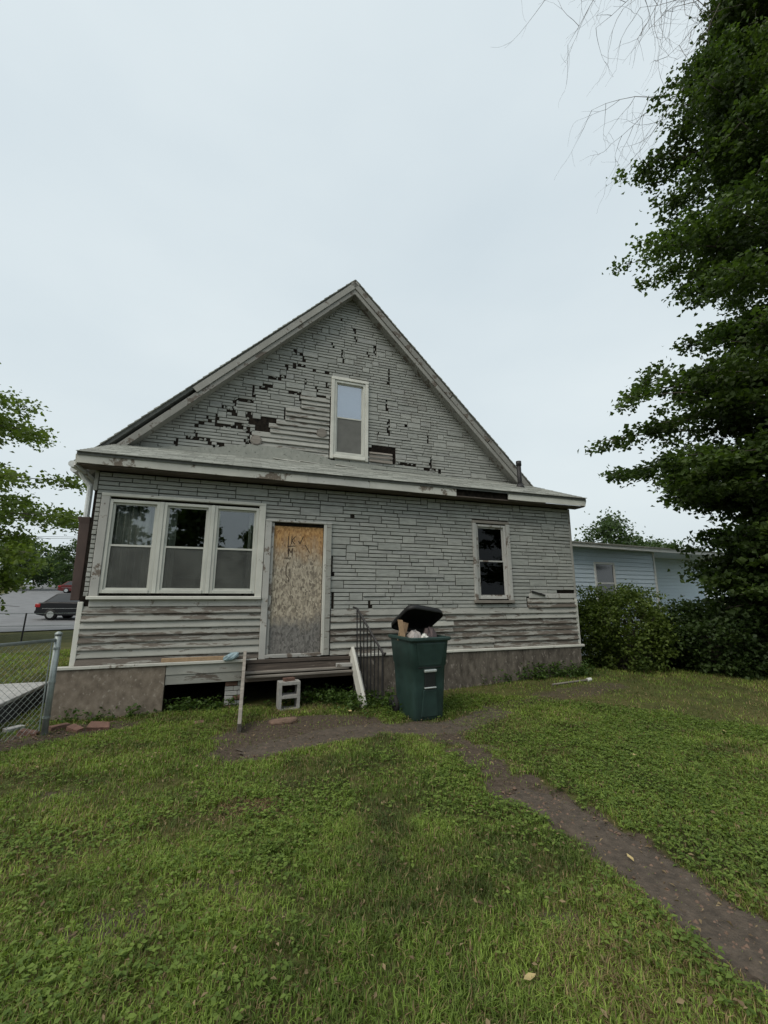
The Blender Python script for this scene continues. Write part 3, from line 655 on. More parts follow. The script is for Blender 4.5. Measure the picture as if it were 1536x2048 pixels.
# --- main roof: two slopes with shingle edge, rake boards
EU = 5.02; FVR = GV - .26
for sg in (-1, 1):
    e = (PK_U + sg * EU, PK_Z - EU); p = (PK_U, PK_Z)
    q = [(p[0], p[1]), (e[0], e[1]), (e[0] - sg * .0, e[1] - .085), (p[0], p[1] - .085)]
    if sg > 0: q = q[::-1]
    mr = MB().prism(q, FVR, 9.9).build('main_roof', 'shingle_dark', house)
    # shingle butts along the slope, seen at the rake edge
    sm = MB(); d = 0.0; L = EU * math.sqrt(2)
    while d < L:
        t0, t1 = d / L, min(1, (d + .16) / L)
        a = (PK_U + sg * EU * t0, PK_Z - EU * t0); b = (PK_U + sg * EU * t1, PK_Z - EU * t1); nn = (sg * .7071, .7071); th = random.uniform(.016, .028); yo = FVR - .03 - random.uniform(0, .012)
        poly = [(a[0] + nn[0] * .001, a[1] + nn[1] * .001), (a[0] + nn[0] * .008, a[1] + nn[1] * .008), (b[0] + nn[0] * th, b[1] + nn[1] * th), (b[0] + nn[0] * .001, b[1] + nn[1] * .001)]
        if sg < 0: poly = poly[::-1]
        sm.prism(poly[::-1], yo, 9.9); d += .14
    sm.build('shingles', 'shingle', mr, kind='stuff')
    def rake(t0, t1, off, depth, mat, y):
        a = Vector((PK_U + sg * EU * t0, y, PK_Z - EU * t0)); b = Vector((PK_U + sg * EU * t1, y, PK_Z - EU * t1)); nn = Vector((-sg * .7071, 0, -.7071)) * (off + depth / 2)
        return bevel(MB().beam(a + nn, b + nn, .03, depth, up=(sg * .7071, 0, .7071)).build('rake_board', mat, house), .005)
    if sg < 0:
        rake(.0, .655, .035, .125, 'rake_paint', FVR - .012); rake(.655, .99, .125, .035, 'rake_paint', FVR + .03)
        rake(.0, .99, .163, .09, 'rake_paint', FVR + .012)
    else:
        rake(.0, .50, .035, .125, 'rake_paint', FVR - .012); rake(.503, .70, .055, .105, 'rake_paint', FVR - .008); rake(.703, .99, .035, .125, 'rake_paint', FVR - .012)
        rake(.0, .99, .163, .09, 'rake_paint', FVR + .012)
    # soffit between rake board and wall
    q = [(PK_U, PK_Z - .30), (PK_U + sg * (EU - .1), PK_Z - .30 - EU + .1), (PK_U + sg * (EU - .1), PK_Z - .33 - EU + .1), (PK_U, PK_Z - .33)]
    MB().prism(q if sg < 0 else q[::-1], FVR + .04, GV - .001).build('soffit', 'rake_paint', house)
# gutter, downspout and brown duct on the left flank
MB().tube([(PK_U - EU - .02, FVR + .05, PK_Z - EU - .12), (PK_U - EU - .02, 9.6, PK_Z - EU - .16)], .06, 8).build('gutter', 'gutter_white', house)
MB().tube([(-2.33, -.22, 3.50), (-2.31, .30, 3.52)], .05, 8).build('gutter', 'gutter_white', house)
MB().tube([(-2.31, .10, 3.47), (-2.24, .10, 3.36), (-2.165, .10, 3.26), (-2.16, .10, 3.15), (-2.16, .10, 2.76)], .04, 8).build('downspout', 'gutter_white', house)
bevel(MB().loft([[(x, y, 1.58) for x, y in ((-2.20, .04), (-2.085, .04), (-2.085, .42), (-2.20, .42))], [(x, y, 2.2) for x, y in ((-2.21, .04), (-2.085, .04), (-2.085, .42), (-2.21, .42))],
     [(x, y, 2.68) for x, y in ((-2.225, .04), (-2.085, .04), (-2.085, .42), (-2.225, .42))], [(x, y, 2.78) for x, y in ((-2.25, .03), (-2.085, .03), (-2.085, .43), (-2.25, .43))]]).build('wall_duct', 'rust_brown', house), .008)
vp = MB().tube([(6.08, .8, 4.0), (6.08, .8, 4.66)], .05, 12).build('vent_pipe', 'iron', house, True)
MB().tube([(6.08, .8, 4.64), (6.08, .8, 4.75)], .062, 12).build('pipe_collar', 'iron', vp, True)
MB().tube([(6.08, .8, 4.06), (6.08, .8, 4.20)], [.13, .06], 12).build('pipe_boot', 'iron', vp, True)

# --- trims
MB().bbox(UL - .012, UL + .055, -.03, .06, .70, 1.56, .005).build('corner_board', 'trim_white', house)
MB().bbox(UR - .05, UR + .012, -.03, .06, .70, 1.60, .005).build('corner_board', 'trim_white', house)
MB().bbox(UR - .03, UR + .02, -.022, .06, 1.62, 3.48, .005).build('corner_board', 'rake_paint', house)
MB().bbox(UL - .02, UL + .03, -.022, .06, 3.18, 3.48, .005).build('corner_board', 'rake_paint', house)
MB().bbox(UL - .19, .38, -.075, -.001, .655, .698, .006).build('drip_board', 'trim_white', house)
MB().bbox(1.92, UR + .06, -.075, -.001, .655, .698, .006).build('drip_board', 'trim_white', house)
MB().bbox(-1.95, .42, -.028, -.001, 1.49, 1.60, .005).build('apron_board', 'trim_worn', house)
MB().bbox(-.95, -.02, -.055, -.03, .70, .755, .004).build('patch_board', 'cardboard', house)

# --- windows
def sash_window(parent_name, u0, u1, z0, z1, v, frame_mat, lower, upper, fw=.05, depth=.03, curtain=None, meet=.5):
    """one double-hung window inside the rectangle: frame, two sashes, panes"""
    w_ = MB(); w_.bbox(u0, u0 + fw, v - depth, v + .06, z0, z1, .004); w_.bbox(u1 - fw, u1, v - depth, v + .06, z0, z1, .004)
    w_.bbox(u0 + fw, u1 - fw, v - depth, v + .06, z1 - fw, z1, .004); w_.bbox(u0 + fw, u1 - fw, v - depth - .01, v + .06, z0, z0 + fw * 1.1, .004)
    win = w_.build('window', frame_mat, house); zm = z0 + (z1 - z0) * meet
    a, b = u0 + fw + .001, u1 - fw - .001; sw = .028
    for nm, p, q, yy, gm in (('upper_sash', zm - .02, z1 - fw - .001, v + .008, upper), ('lower_sash', z0 + fw * 1.1 + .001, zm + .018, v - .012, lower)):
        s_ = MB(); s_.box(a, a + sw, yy, yy + .025, p, q); s_.box(b - sw, b, yy, yy + .025, p, q); s_.box(a + sw, b - sw, yy, yy + .025, p, p + sw); s_.box(a + sw, b - sw, yy - .002, yy + .025, q - sw, q)
        so_ = s_.build(nm, frame_mat, win)
        MB().box(a + sw - .003, b - sw + .003, yy + .010, yy + .014, p + sw - .003, q - sw + .003).build('pane' if 'glass' in gm else 'insect_screen', gm, win)
    return win
ws = W3[0] - .015; wid = (W3[1] - W3[0] + .03) / 3
for i in range(3):
    sash_window('w', ws + i * wid + .028, ws + (i + 1) * wid - .028, W3[2] + .02, W3[3] - .02, -.005, 'window_white', 'screen', 'glass', .045)
for i in (1, 2): MB().bbox(ws + i * wid - .028, ws + i * wid + .028, -.045, .05, W3[2] + .02, W3[3] - .02, .005).build('mullion', 'window_white', house)
MB().bbox(W3[0] - .10, W3[0] + .012, -.05, .02, W3[2] - .02, W3[3] + .02, .006).build('window_trim', 'trim_worn', house)
MB().bbox(W3[1] - .012, W3[1] + .092, -.05, .02, W3[2] - .02, W3[3] + .02, .006).build('window_trim', 'trim_white', house)
MB().bbox(W3[0] - .10, W3[1] + .092, -.052, .02, W3[3] + .02, W3[3] + .07, .006).build('window_trim', 'trim_white', house)
MB().bbox(W3[0] - .12, W3[1] + .092, -.085, .02, W3[2] - .07, W3[2] - .02, .008).build('window_sill', 'trim_white', house)
# curtains and a board inside the porch
for c0, c1, yy, zb in ((W3[0] + .02, W3[0] + .66, .09, 1.5), (W3[0] + .80, W3[0] + .92, .12, 1.5), (W3[1] - .16, W3[1] - .02, .12, 1.5)):
    cm = MB(); pts = []; n = 60
    for i in range(n + 1):
        t = i / n; u = c0 + t * (c1 - c0); pts.append((u, yy + .026 * math.sin(u * 62) + .012 * math.sin(u * 131 + 1)))
    cm.add([(u, y, z) for z in (zb, 3.1) for u, y in pts], [(i, i + 1, n + 2 + i, n + 1 + i) for i in range(n)])
    cu = cm.build('curtain', 'curtain', house, True); cu.modifiers.new('solid', 'SOLIDIFY').thickness = .004
bevel(MB().box(-1.0, -.5, .5, 1.0, .7, 1.95).build('room_cabinet', 'wood_grey', house), .02)
MB().box(-.45, .1, 1.0, 1.1, .7, 2.3).build('room_door', 'wood_grey', house)
# the window near the right corner
sash_window('w', WR[0] - .01, WR[1] + .01, WR[2] - .01, WR[3] + .01, .01, 'trim_worn', 'glass_clear', 'glass_clear', .045)
MB().bbox(WR[0] - .085, WR[0] - .012, -.045, .01, WR[2] - .03, WR[3] + .03, .005).build('window_trim', 'trim_worn', house)
MB().bbox(WR[1] + .012, WR[1] + .10, -.045, .01, WR[2] - .03, WR[3] + .03, .005).build('window_trim', 'trim_worn', house)
MB().bbox(WR[0] - .085, WR[1] + .10, -.04, .01, WR[3] + .032, WR[3] + .085, .005).build('window_trim', 'wood_grey', house)
MB().bbox(WR[0] - .10, WR[1] + .11, -.07, .02, WR[2] - .085, WR[2] - .032, .006).build('window_sill', 'wood_grey', house)
# attic window
sash_window('w', WA[0] - .01, WA[1] + .01, WA[2] - .01, WA[3] + .01, GV, 'window_white', 'screen_pale', 'glass_attic', .05, .04)
MB().bbox(WA[0] - .085, WA[0] - .012, GV - .055, GV + .01, WA[2] - .10, WA[3] + .02, .005).build('window_trim', 'trim_white', house)
MB().bbox(WA[1] + .012, WA[1] + .085, GV - .055, GV + .01, WA[2] - .10, WA[3] + .02, .005).build('window_trim', 'trim_white', house)
MB().bbox(WA[0] - .085, WA[1] + .085, GV - .06, GV + .01, WA[3] + .022, WA[3] + .09, .005).build('window_trim', 'trim_white', house)
MB().bbox(WA[0] - .01, WA[1] + .01, GV - .08, GV + .01, WA[2] - .085, WA[2] - .012, .006).build('window_sill', 'trim_white', house)
MB().box(WA[0] + .02, WA[1] - .02, GV + .09, GV + .10, 5.56, 6.44).build('window_blind', 'blind', house)

# --- boarded door
dr = MB().bbox(DOOR[0] + .004, DOOR[1] - .004, .012, .028, DOOR[2] + .01, DOOR[3] - .004, .003).build('door', 'osb', house, label='weathered chipboard sheet nailed over the door')
def stroke(px_list, wd=.013):
    s_ = MB(); P = [on_wall(x, y, .01) for x, y in px_list]
    for a, b in zip(P[:-1], P[1:]): s_.beam((a[0], .0105, a[1]), (b[0], .0105, b[1]), .0014, wd, up=(a[1] - b[1], 0, b[0] - a[0]))
    s_.build('marking', 'marker', dr)
for s_ in ([(577, 1072), (576, 1108)], [(584, 1072), (583, 1088)], [(591, 1073), (584, 1081), (590, 1089)], [(597, 1082), (600, 1088), (607, 1073)], [(575, 1093), (592, 1092)], [(578, 1097), (577, 1113)], [(578, 1097), (582, 1106), (585, 1097), (584, 1112)],
           [(610, 1090), (614, 1096), (619, 1106)], [(575, 1125), (572, 1138), (572, 1150)], [(580, 1137), (580, 1146)], [(572, 1150), (577, 1156), (578, 1165)], [(571, 1162), (572, 1166)], [(568, 1116), (577, 1116)]): stroke(s_)
MB().bbox(DOOR[0] - .10, DOOR[0] - .0, -.05, .06, DOOR[2] - .06, DOOR[3] + .05, .006).build('door_jamb', 'trim_worn', house)
MB().bbox(DOOR[1] + .0, DOOR[1] + .05, -.045, .06, DOOR[2] - .04, DOOR[3] + .05, .006).build('door_jamb', 'trim_white', house)
MB().bbox(DOOR[1] + .052, DOOR[1] + .135, -.05, .02, DOOR[2] - .04, DOOR[3] + .05, .006).build('door_jamb', 'clapboard', house)
MB().bbox(DOOR[0] - .10, DOOR[1] + .135, -.052, .05, DOOR[3] + .052, DOOR[3] + .085, .006).build('door_head', 'trim_worn', house)
MB().bbox(DOOR[0] + .002, DOOR[0] + .045, -.02, .01, DOOR[2] + .01, DOOR[3] + .04, .004).build('door_stop', 'trim_worn', house)
MB().bbox(DOOR[0], DOOR[1], -.055, .05, DOOR[2] - .05, DOOR[2] + .006, .006).build('door_sill', 'trim_worn', house)

# --- foundation
MB().bbox(-2.23, -.88, -.05, -.01, -.12, .652, .006).build('foundation_panel', 'skirt_panel', house)
MB().bbox(-2.225, -2.18, -.008, 5.0, -.12, .64, .006).build('foundation_panel', 'skirt_dark', house)
MB().bbox(1.93, 3.4, -.05, -.01, -.12, .652, .006).build('foundation_panel', 'skirt_dark', house)
MB().bbox(3.405, 5.25, -.047, -.01, -.12, .652, .006).build('foundation_panel', 'skirt_dark', house)
MB().bbox(5.255, 6.64, -.05, -.01, -.12, .652, .006).build('foundation_panel', 'skirt_dark', house)
MB().bbox(-.875, .20, -.045, -.02, .52, .650, .004).build('skirt_board', 'clapboard', house)
MB().bbox(-.875, .17, -.035, -.012, .385, .517, .004).build('skirt_board', 'clapboard', house)
MB().bbox(UL + .2, UR - .2, .15, .3, .38, .555, .004).build('floor_beam', 'wood_dark', house)
pr = empty('brick_pier', (-.06, .02, 0)); pr.parent = house; bpy.data.objects.remove(pr)
pier = MB().box(-.045, .175, .035, .235, -.05, .376).build('pier', 'soil', house)
for r_ in range(6):
    z = -.03 + r_ * .068
    for k in range(2):
        a = -.055 + (k * .122 if r_ % 2 == 0 else (k * .18)); b = a + (.118 if r_ % 2 == 0 else (.176 if k == 0 else .06))
        MB().bbox(a, b, .012 + random.uniform(0, .006), .20, z, z + .06, .006).build('brick', 'brick' if random.random() < .35 else 'concrete', pier)

# ------------------------------------------------------------------ broken back steps
st = empty('broken_steps', H(1.0, -.1, 0), ANG, 'collapsed wooden back steps with two pale leaning stringers under the door', 'steps')
def S(u, v, z): return (u - 1.0, v + .1, z)
def board(a, b, wd, ht, mat, up=(0, 0, 1), nm='board', bw=.005): return bevel(MB().beam(S(*a), S(*b), wd, ht, up).build(nm, mat, st), bw)
board((.22, -.09, .66), (1.86, -.09, .655), .05, .05, 'wood_dark'); board((.24, -.08, .575), (1.84, -.08, .57), .045, .10, 'wood_dark')
board((.21, -.14, .512), (1.80, -.14, .515), .16, .028, 'wood_grey', nm='tread'); board((.22, -.27, .468), (1.84, -.27, .475), .05, .032, 'wood_grey', nm='tread')
board((.22, -.20, .42), (1.86, -.20, .43), .05, .06, 'wood_dark')
board((1.60, -.16, .56), (1.90, -.20, .56), .10, .05, 'trim_worn', nm='scrap')
board((.20, -.06, .74), (.15, -1.30, .03), .045, .20, 'wood_grey', nm='stringer')
board((1.87, -.08, .76), (1.89, -.78, .02), .045, .22, 'trim_white', nm='stringer')
board((1.925, -.12, .72), (1.935, -.66, .16), .03, .07, 'trim_worn', nm='stringer')

# ------------------------------------------------------------------ wrought iron railing
rl = empty('iron_railing', H(2.15, -.75, 0), ANG, 'thin black iron handrail with upright balusters beside the broken steps', 'railing')
def Q(u, v, z): return (u - 2.15, v + .75, z)
ta, tb = (1.95, -.12, 1.44), (2.17, -.80, .80)
lerp = lambda a, b, t: tuple(x + (y - x) * t for x, y in zip(a, b))
MB().tube([Q(1.90, -.06, 1.46), Q(*ta), Q(*tb), Q(2.185, -.85, .77), Q(2.19, -.87, .80)], .018, 6).build('handrail', 'iron', rl)
MB().tube([Q(1.98, -.22, .16), Q(2.17, -.80, .13)], .010, 6).build('lower_rail', 'iron', rl)
for k in range(8):
    t = k / 7; a = lerp(ta, tb, t); b = lerp((1.96, -.14, .16), (2.165, -.78, .13), t); MB().tube([Q(*a), Q(*b)], .011, 5).build('baluster', 'iron', rl)
MB().tube([Q(2.17, -.81, .80), Q(2.17, -.81, -.06)], .016, 6).build('post', 'iron', rl)
MB().tube([Q(2.0, -.2, .84), Q(2.0, -.2, -.06)], .014, 6).build('post', 'iron', rl)

# ------------------------------------------------------------------ trash can
CX, CY = .50, 6.38; CG = G(CX, CY) - .01
can = empty('trash_can', (CX, CY, CG), R(24), 'dark green wheeled trash can with its lid flung open', 'trash can')
def rr(wd, dp, z, r=.06, n=5, cy=0):
    pts = []
    for cx_, cy_, a0 in ((wd / 2 - r, dp / 2 - r, 0), (-wd / 2 + r, dp / 2 - r, 90), (-wd / 2 + r, -dp / 2 + r, 180), (wd / 2 - r, -dp / 2 + r, 270)):
        for i in range(n): t = R(a0 + 90 * i / (n - 1)); pts.append((cx_ + r * math.cos(t), cy + cy_ + r * math.sin(t), z))
    return pts
bd = MB(); prof = [(.45, .52, .02), (.47, .545, .05), (.505, .60, .45), (.525, .625, .70), (.55, .645, .72), (.59, .70, 1.00), (.605, .715, 1.06)]
k0 = len(bd.v)
rings = [rr(a, b, z) for a, b, z in prof] + [rr(.565, .675, 1.06), rr(.53, .62, .80), rr(.47, .52, .62)]
bd.loft(rings); body = bd.build('body', 'can_green', can, True)
body.data.polygons.foreach_set('use_smooth', [True] * len(body.data.polygons)); bm_ = body.modifiers.new('split', 'EDGE_SPLIT'); bm_.split_angle = R(40)
rim = MB(); rim.loft([rr(.635, .755, 1.045), rr(.655, .775, 1.06), rr(.655, .775, 1.085), rr(.635, .755, 1.095), rr(.58, .69, 1.095), rr(.57, .68, 1.05)]); rim.f = [f for f in rim.f if len(f) == 4]
rim.build('rim', 'can_green', can)
bevel(MB().loft([[(-.17, -.307, .72), (.17, -.307, .72), (.17, -.328, .72), (-.17, -.328, .72)][::-1], [(-.23, -.335, 1.02), (.23, -.335, 1.02), (.23, -.368, 1.02), (-.23, -.368, 1.02)][::-1]]).build('front_panel', 'can_green', can), .012, 3)
bevel(MB().box(-.18, .18, -.322, -.300, .690, .705).build('panel_shadow_ledge', 'can_dark', can), .004)
bevel(MB().box(-.085, .085, -.318, -.28, .44, .64).build('lift_pocket', 'can_dark', can), .012)
bevel(MB().box(-.095, .095, -.342, -.305, .635, .672).build('lift_bar', 'bare_metal', can), .01)
bevel(MB().box(-.09, .09, -.332, -.298, .425, .446).build('lift_bar', 'bare_metal', can), .008)
bevel(MB().loft([[(-.13, -.25, .06), (.13, -.25, .06), (.13, -.285, .06), (-.13, -.285, .06)][::-1], [(-.10, -.28, .41), (.10, -.28, .41), (.10, -.312, .41), (-.10, -.312, .41)][::-1]]).build('front_panel', 'can_green', can), .01)
for sx in (-1, 1):
    wh = MB().tube([(sx * .22, .28, .125), (sx * .29, .28, .125)], .125, 18).build('wheel', 'rubber', can, True)
    MB().tube([(sx * .288, .28, .125), (sx * .296, .28, .125)], .06, 12).build('hub', 'can_dark', wh, True)
MB().tube([(-.24, .365, 1.05), (-.24, .44, 1.07), (.24, .44, 1.07), (.24, .365, 1.05)], .016, 8).build('handle', 'can_green', can, True)
# lid: a shallow dished plate hinged at the back, thrown up and twisted
ld = MB(); A = Matrix.Translation((0, .385, 1.12)) @ Matrix.Rotation(R(9), 4, 'Y') @ Matrix.Rotation(R(-29), 4, 'X')
outer = [[A @ Vector((x * s_, y * s_ - .34, z)) for x, y, _ in rr(.60, .68, 0, .12)] for s_, z in ((1.0, 0), (1.0, .05), (.93, .085), (.6, .11), (.05, .12))]
inner = [[A @ Vector((x * s_, y * s_ - .34, z)) for x, y, _ in rr(.60, .68, 0, .12)] for s_, z in ((.05, .105), (.58, .095), (.90, .07), (.965, .045), (.97, 0))]
ld.loft(inner + outer); ld.f += [tuple((j_ + 1) % 20 + 80 if 0 else (j_ + 1) % 20 + 80 for j_ in ())] if 0 else []
k9 = 4 * 20; ld.f = [f for f in ld.f if not (len(f) == 4 and min(f) >= k9 and max(f) < k9 + 40 and min(f) < k9 + 20)]
ld.f += [(k9 + j_, k9 + (j_ + 1) % 20, k9 + 20 + (j_ + 1) % 20, k9 + 20 + j_) for j_ in range(20)]
ld.build('lid', 'black_plastic', can, True)
# rubbish stuffed in the can
def lump(name, loc, size, mat, seed, label, cat, group=None, parent=None):
    rd = np.random.default_rng(seed); mb_ = MB(); nlat, nlon = 7, 10; rows = []
    for i in range(nlat + 1):
        ph = math.pi * i / nlat; ring = []
        for j in range(nlon):
            th = 2 * math.pi * j / nlon; k_ = 1 + rd.uniform(-.22, .22); ring.append((size[0] * math.sin(ph) * math.cos(th) * k_, size[1] * math.sin(ph) * math.sin(th) * k_, size[2] * (math.cos(ph) * k_ + 1)))
        rows.append(ring)
    mb_.loft(rows[::-1]); o = mb_.build(name, mat, parent); o.location = loc
    if label: tag(o, label, cat, group)
    return o
def C(x, y, z): c_, s_ = math.cos(R(24)), math.sin(R(24)); return (CX + x * c_ - y * s_, CY + x * s_ + y * c_, CG + z)
lump('trash_bag', C(-.10, -.10, .74), (.14, .17, .21), 'trash_pale', 2, 'pale crumpled trash bag heaped at the left in the open can', 'trash')
lump('trash_bag', C(.13, -.08, .76), (.13, .17, .21), 'trash_dark', 4, 'dark crumpled trash bag heaped at the right in the open can', 'trash')
lump('paper_wad', C(-.02, -.22, .97), (.06, .05, .08), 'pvc', 6, 'small white crumpled paper at the front edge of the can', 'paper')
bx_ = empty('cardboard_box', C(-.27, -.05, 1.02), R(24), 'torn cardboard flap sticking out of the can left of its lid', 'cardboard')
bevel(MB().beam((0, 0, .0), (-.05, 0, .30), .006, .16, up=(0, 1, 0)).build('flap', 'cardboard', bx_), .002)
bevel(MB().beam((.0, .085, .0), (.07, .085, .26), .12, .006, up=(0, 1, 0)).build('flap', 'cardboard', bx_), .002)

# ------------------------------------------------------------------ concrete block, bricks, scraps
def at_ground(px_, py_):
    p = on_ground(px_, py_); p.z = G(p.x, p.y); p2 = on_ground(px_, py_, p.z); p2.z = G(p2.x, p2.y); return p2
p = H(.84, -.36, 0); cb = empty('concrete_block', (p.x, p.y, G(p.x, p.y) - .012), ANG + R(4), 'grey hollow concrete block standing on end under the steps', 'concrete block')
k_ = MB(); wv, hv, dv, tt = .155, .41, .10, .042
frame_rects = [(-wv, -wv + tt, 0, hv), (wv - tt, wv, 0, hv), (-wv + tt, wv - tt, 0, tt), (-wv + tt, wv - tt, hv / 2 - tt / 2, hv / 2 + tt / 2), (-wv + tt, wv - tt, hv - tt, hv)]
for a, b, c, d in frame_rects: k_.box(a, b, -dv, dv, c, d)
k_.build('shell', 'block', cb)
def brick_thing(px_, py_, rz_, label, mat='brick', scale=1.0, tilt=(0, 0), world=None):
    p_ = world or at_ground(px_, py_); s_ = MB(); a, b, c = .10 * scale, .05 * scale, .058 * scale
    rd = random.Random(int(px_)); rings_ = []
    for z, k in ((0, .97), (.006, 1), (c - .006, 1), (c, .96)):
        rings_.append([(x * k + rd.uniform(-.006, .006), y * k + rd.uniform(-.006, .006), z) for x, y in ((-a, -b), (-a * .2, -b), (a, -b * .9), (a * rd.uniform(.7, 1), b), (-a, b))])
    s_.loft(rings_); o = s_.build('brick', mat); o.location = (p_.x, p_.y, p_.z - .008); o.rotation_euler = (tilt[0], tilt[1], rz_)
    return tag(o, label, 'brick', 'loose bricks around the house')
brick_thing(575, 1360, ANG + .3, 'broken red brick lying on top of the upright concrete block', world=Vector((p.x, p.y, G(p.x, p.y) + .405)), scale=.8)
brick_thing(198, 1458, .3, 'orange brick at the foot of the brown foundation panel', scale=1.25, tilt=(.3, .1))
brick_thing(150, 1462, -.4, 'dark red brick right of the fence post base', tilt=(.1, .15))
brick_thing(118, 1458, .9, 'dull brick half sunk against the fence post base')
brick_thing(55, 1470, .2, 'dusty brick lying left of the fence post', tilt=(0, .2))
brick_thing(28, 1462, 1.1, 'pale broken brick at the left edge by the chain link', 'concrete')
brick_thing(398, 1447, .5, 'small red brick scrap in the grass before the crawl opening', scale=.6, tilt=(.4, 0))
p = at_ground(566, 1446); s_ = MB(); rd = random.Random(3); top = []
for zz, k in ((0, .95), (.03, 1.0), (.05, .9)):
    top.append([(k * .19 * math.cos(t) * (1 + .1 * math.sin(3 * t)), k * .10 * math.sin(t) * (1 + .12 * math.cos(2 * t)), zz + .012 * math.cos(t)) for t in np.linspace(0, 2 * math.pi, 15)[:-1]])
s_.loft(top); o = bevel(s_.build('flat_stone', 'stone'), .006); o.location = (p.x, p.y, p.z - .005); o.rotation_euler = (.06, 0, .2); tag(o, 'flat brown stone lying on bare dirt before the steps', 'stone')
p = H(.02, -.085, .70); o = lump('plastic_jug', p, (.11, .05, .05), 'blue_plastic', 12, 'pale blue crumpled plastic on the ledge left of the door', 'plastic'); o.rotation_euler = (0, -.35, ANG)
for px_, py_, lab, sz in ((1062, 1978, 'large yellow fallen leaf in the near grass', .038), (1268, 1518, 'small pale fallen leaf right of the dirt path', .035), (1120, 1470, 'tiny pale leaf on the lawn right of the trash can', .03), (1450, 1470, 'pale scrap leaf on the lawn under the big tree', .035), (1262, 1730, 'pale leaf scrap lying at the edge of the dirt path', .03), (700, 1428, 'pale scrap in weeds at the foot of the right stringer', .05)):
    p = at_ground(px_, py_); s_ = MB(); L = sz
    s_.add([(-L, 0, 0), (-.3 * L, .45 * L, .012), (.4 * L, .35 * L, .010), (L, 0, .02), (.4 * L, -.35 * L, .014), (-.3 * L, -.45 * L, .010), (0, 0, .002)], [(0, 6, 1), (1, 6, 2), (2, 6, 3), (3, 6, 4), (4, 6, 5), (5, 6, 0)])
    me = s_.mesh('fallen_leaf'); at = me.attributes.new('tint', 'FLOAT_COLOR', 'POINT'); at.data.foreach_set('color', [.55, .44, .22, 1] * len(me.vertices))
    o = link('fallen_leaf', me, 'dry_leaf'); o.modifiers.new('solid', 'SOLIDIFY').thickness = .0012; o.location = (p.x, p.y, p.z + .035); o.rotation_euler = (.15, .1, rng.uniform(0, 6)); tag(o, lab, 'leaf')
pa, pb = at_ground(1105, 1370), at_ground(1182, 1362)
stk = empty('plastic_pipe', ((pa.x + pb.x) / 2, (pa.y + pb.y) / 2, pa.z), 0, 'pale thin pipe lying on the grass by the right house corner', 'pipe')
d_ = (pb - pa) / 2
MB().tube([(-d_.x, -d_.y, .02), (d_.x * .8, d_.y * .8, .035)], .016, 7).build('tube', 'wood_grey', stk)
MB().tube([(d_.x * .8, d_.y * .8, .035), (d_.x, d_.y, .04)], .032, 8).build('fitting', 'pvc', stk)

# ------------------------------------------------------------------ raised walk and chain link fences on the left
def bx_house(name, u0, u1, v0, v1, z0, z1, mat, label, cat, kind):
    o = bevel(MB().box(u0, u1, v0, v1, z0, z1).build(name, mat), .012); o.location = HO; o.rotation_euler = (0, 0, ANG); return tag(o, label, cat, kind=kind)
wk = bx_house('walkway', -3.75, -2.72, -3.2, 1.4, .25, .30, 'concrete', 'raised pale concrete walkway beside the left house corner', 'walkway', 'structure')
wk2 = MB().box(-3.74, -2.735, -3.19, 1.39, -.2, .249).build('retaining_side', 'slab_side_shaded', wk)
fp0 = Vector((-4.09, 5.53, 0)); fp1 = Vector((-4.62, 3.55, 0)); fz = G(fp0.x, fp0.y)
fn = empty('chain_link_fence', fp0, 0, 'galvanised chain link fence end post with wire mesh at left', 'fence')
fd = fp1 - fp0; FL = fd.length; fd.normalize()
def FP(t, z): return tuple(fd * t + Vector((0, 0, z)))
MB().tube([FP(0, -.1), FP(0, 1.16)], .036, 12).build('post', 'galvanised', fn, True); MB().tube([FP(0, 1.155), FP(0, 1.18), FP(0, 1.20)], [.042, .042, .018], 12).build('post_cap', 'galvanised', fn, True)
MB().tube([FP(FL, -.1), FP(FL, 1.14)], .03, 10).build('post', 'galvanised', fn, True)
MB().tube([FP(0, 1.10), FP(FL, 1.10)], .021, 8).build('top_rail', 'galvanised', fn, True)
MB().tube([FP(.07, .06), FP(.07, 1.08)], .008, 5).build('tension_bar', 'galvanised', fn)
for z in (.2, .6, 1.0):
    MB().tube([FP(-.0, z - .012), FP(0, z + .012)], .042, 10).build('clamp_band', 'galvanised', fn)
ml = MB(); stp = .075; z0, z1 = .05, 1.09
for k in range(int((FL + 1.1) / stp)):
    for sg in (1, -1):
        a = k * stp - (1.05 if sg > 0 else 0); pts_ = []
        x0, x1 = a, a + (z1 - z0); zz0, zz1 = (z0, z1) if sg > 0 else (z1, z0)
        if sg < 0: x0, x1 = a - 1.05, a - 1.05 + (z1 - z0)
        lo, hi = max(x0, .07), min(x1, FL)
        if hi - lo < .03: continue
        f = lambda x: zz0 + (zz1 - zz0) * (x - x0) / (x1 - x0)
        ml.tube([FP(lo, f(lo)), FP(hi, f(hi))], .0019, 3, False)
ml.build('wire_mesh', 'galvanised', fn, kind='stuff')
# low wire fence further off on the neighbouring lawn
fb = at_ground(42, 1283); fb = on_ground(42, 1283, .2); fence2 = empty('wire_fence', (fb.x, fb.y, 0), 0, 'low thin wire fence with dark posts across the far left lawn', 'fence')
dirf = Vector((.93, .36, 0))
for k in (-2, -1, 0, 1, 2):
    q = dirf * k * 2.6; g_ = G(fb.x + q.x, fb.y + q.y); MB().tube([(q.x, q.y, g_ - .1), (q.x + .03, q.y, g_ + .92)], .025, 6).build('post', 'iron', fence2)
for z in (.9, .5):
    pts_ = [dirf * t * 2.6 for t in np.linspace(-2, 2, 9)]; MB().tube([(q.x, q.y, G(fb.x + q.x, fb.y + q.y) + z) for q in pts_], .008, 4).build('wire', 'galvanised', fence2)

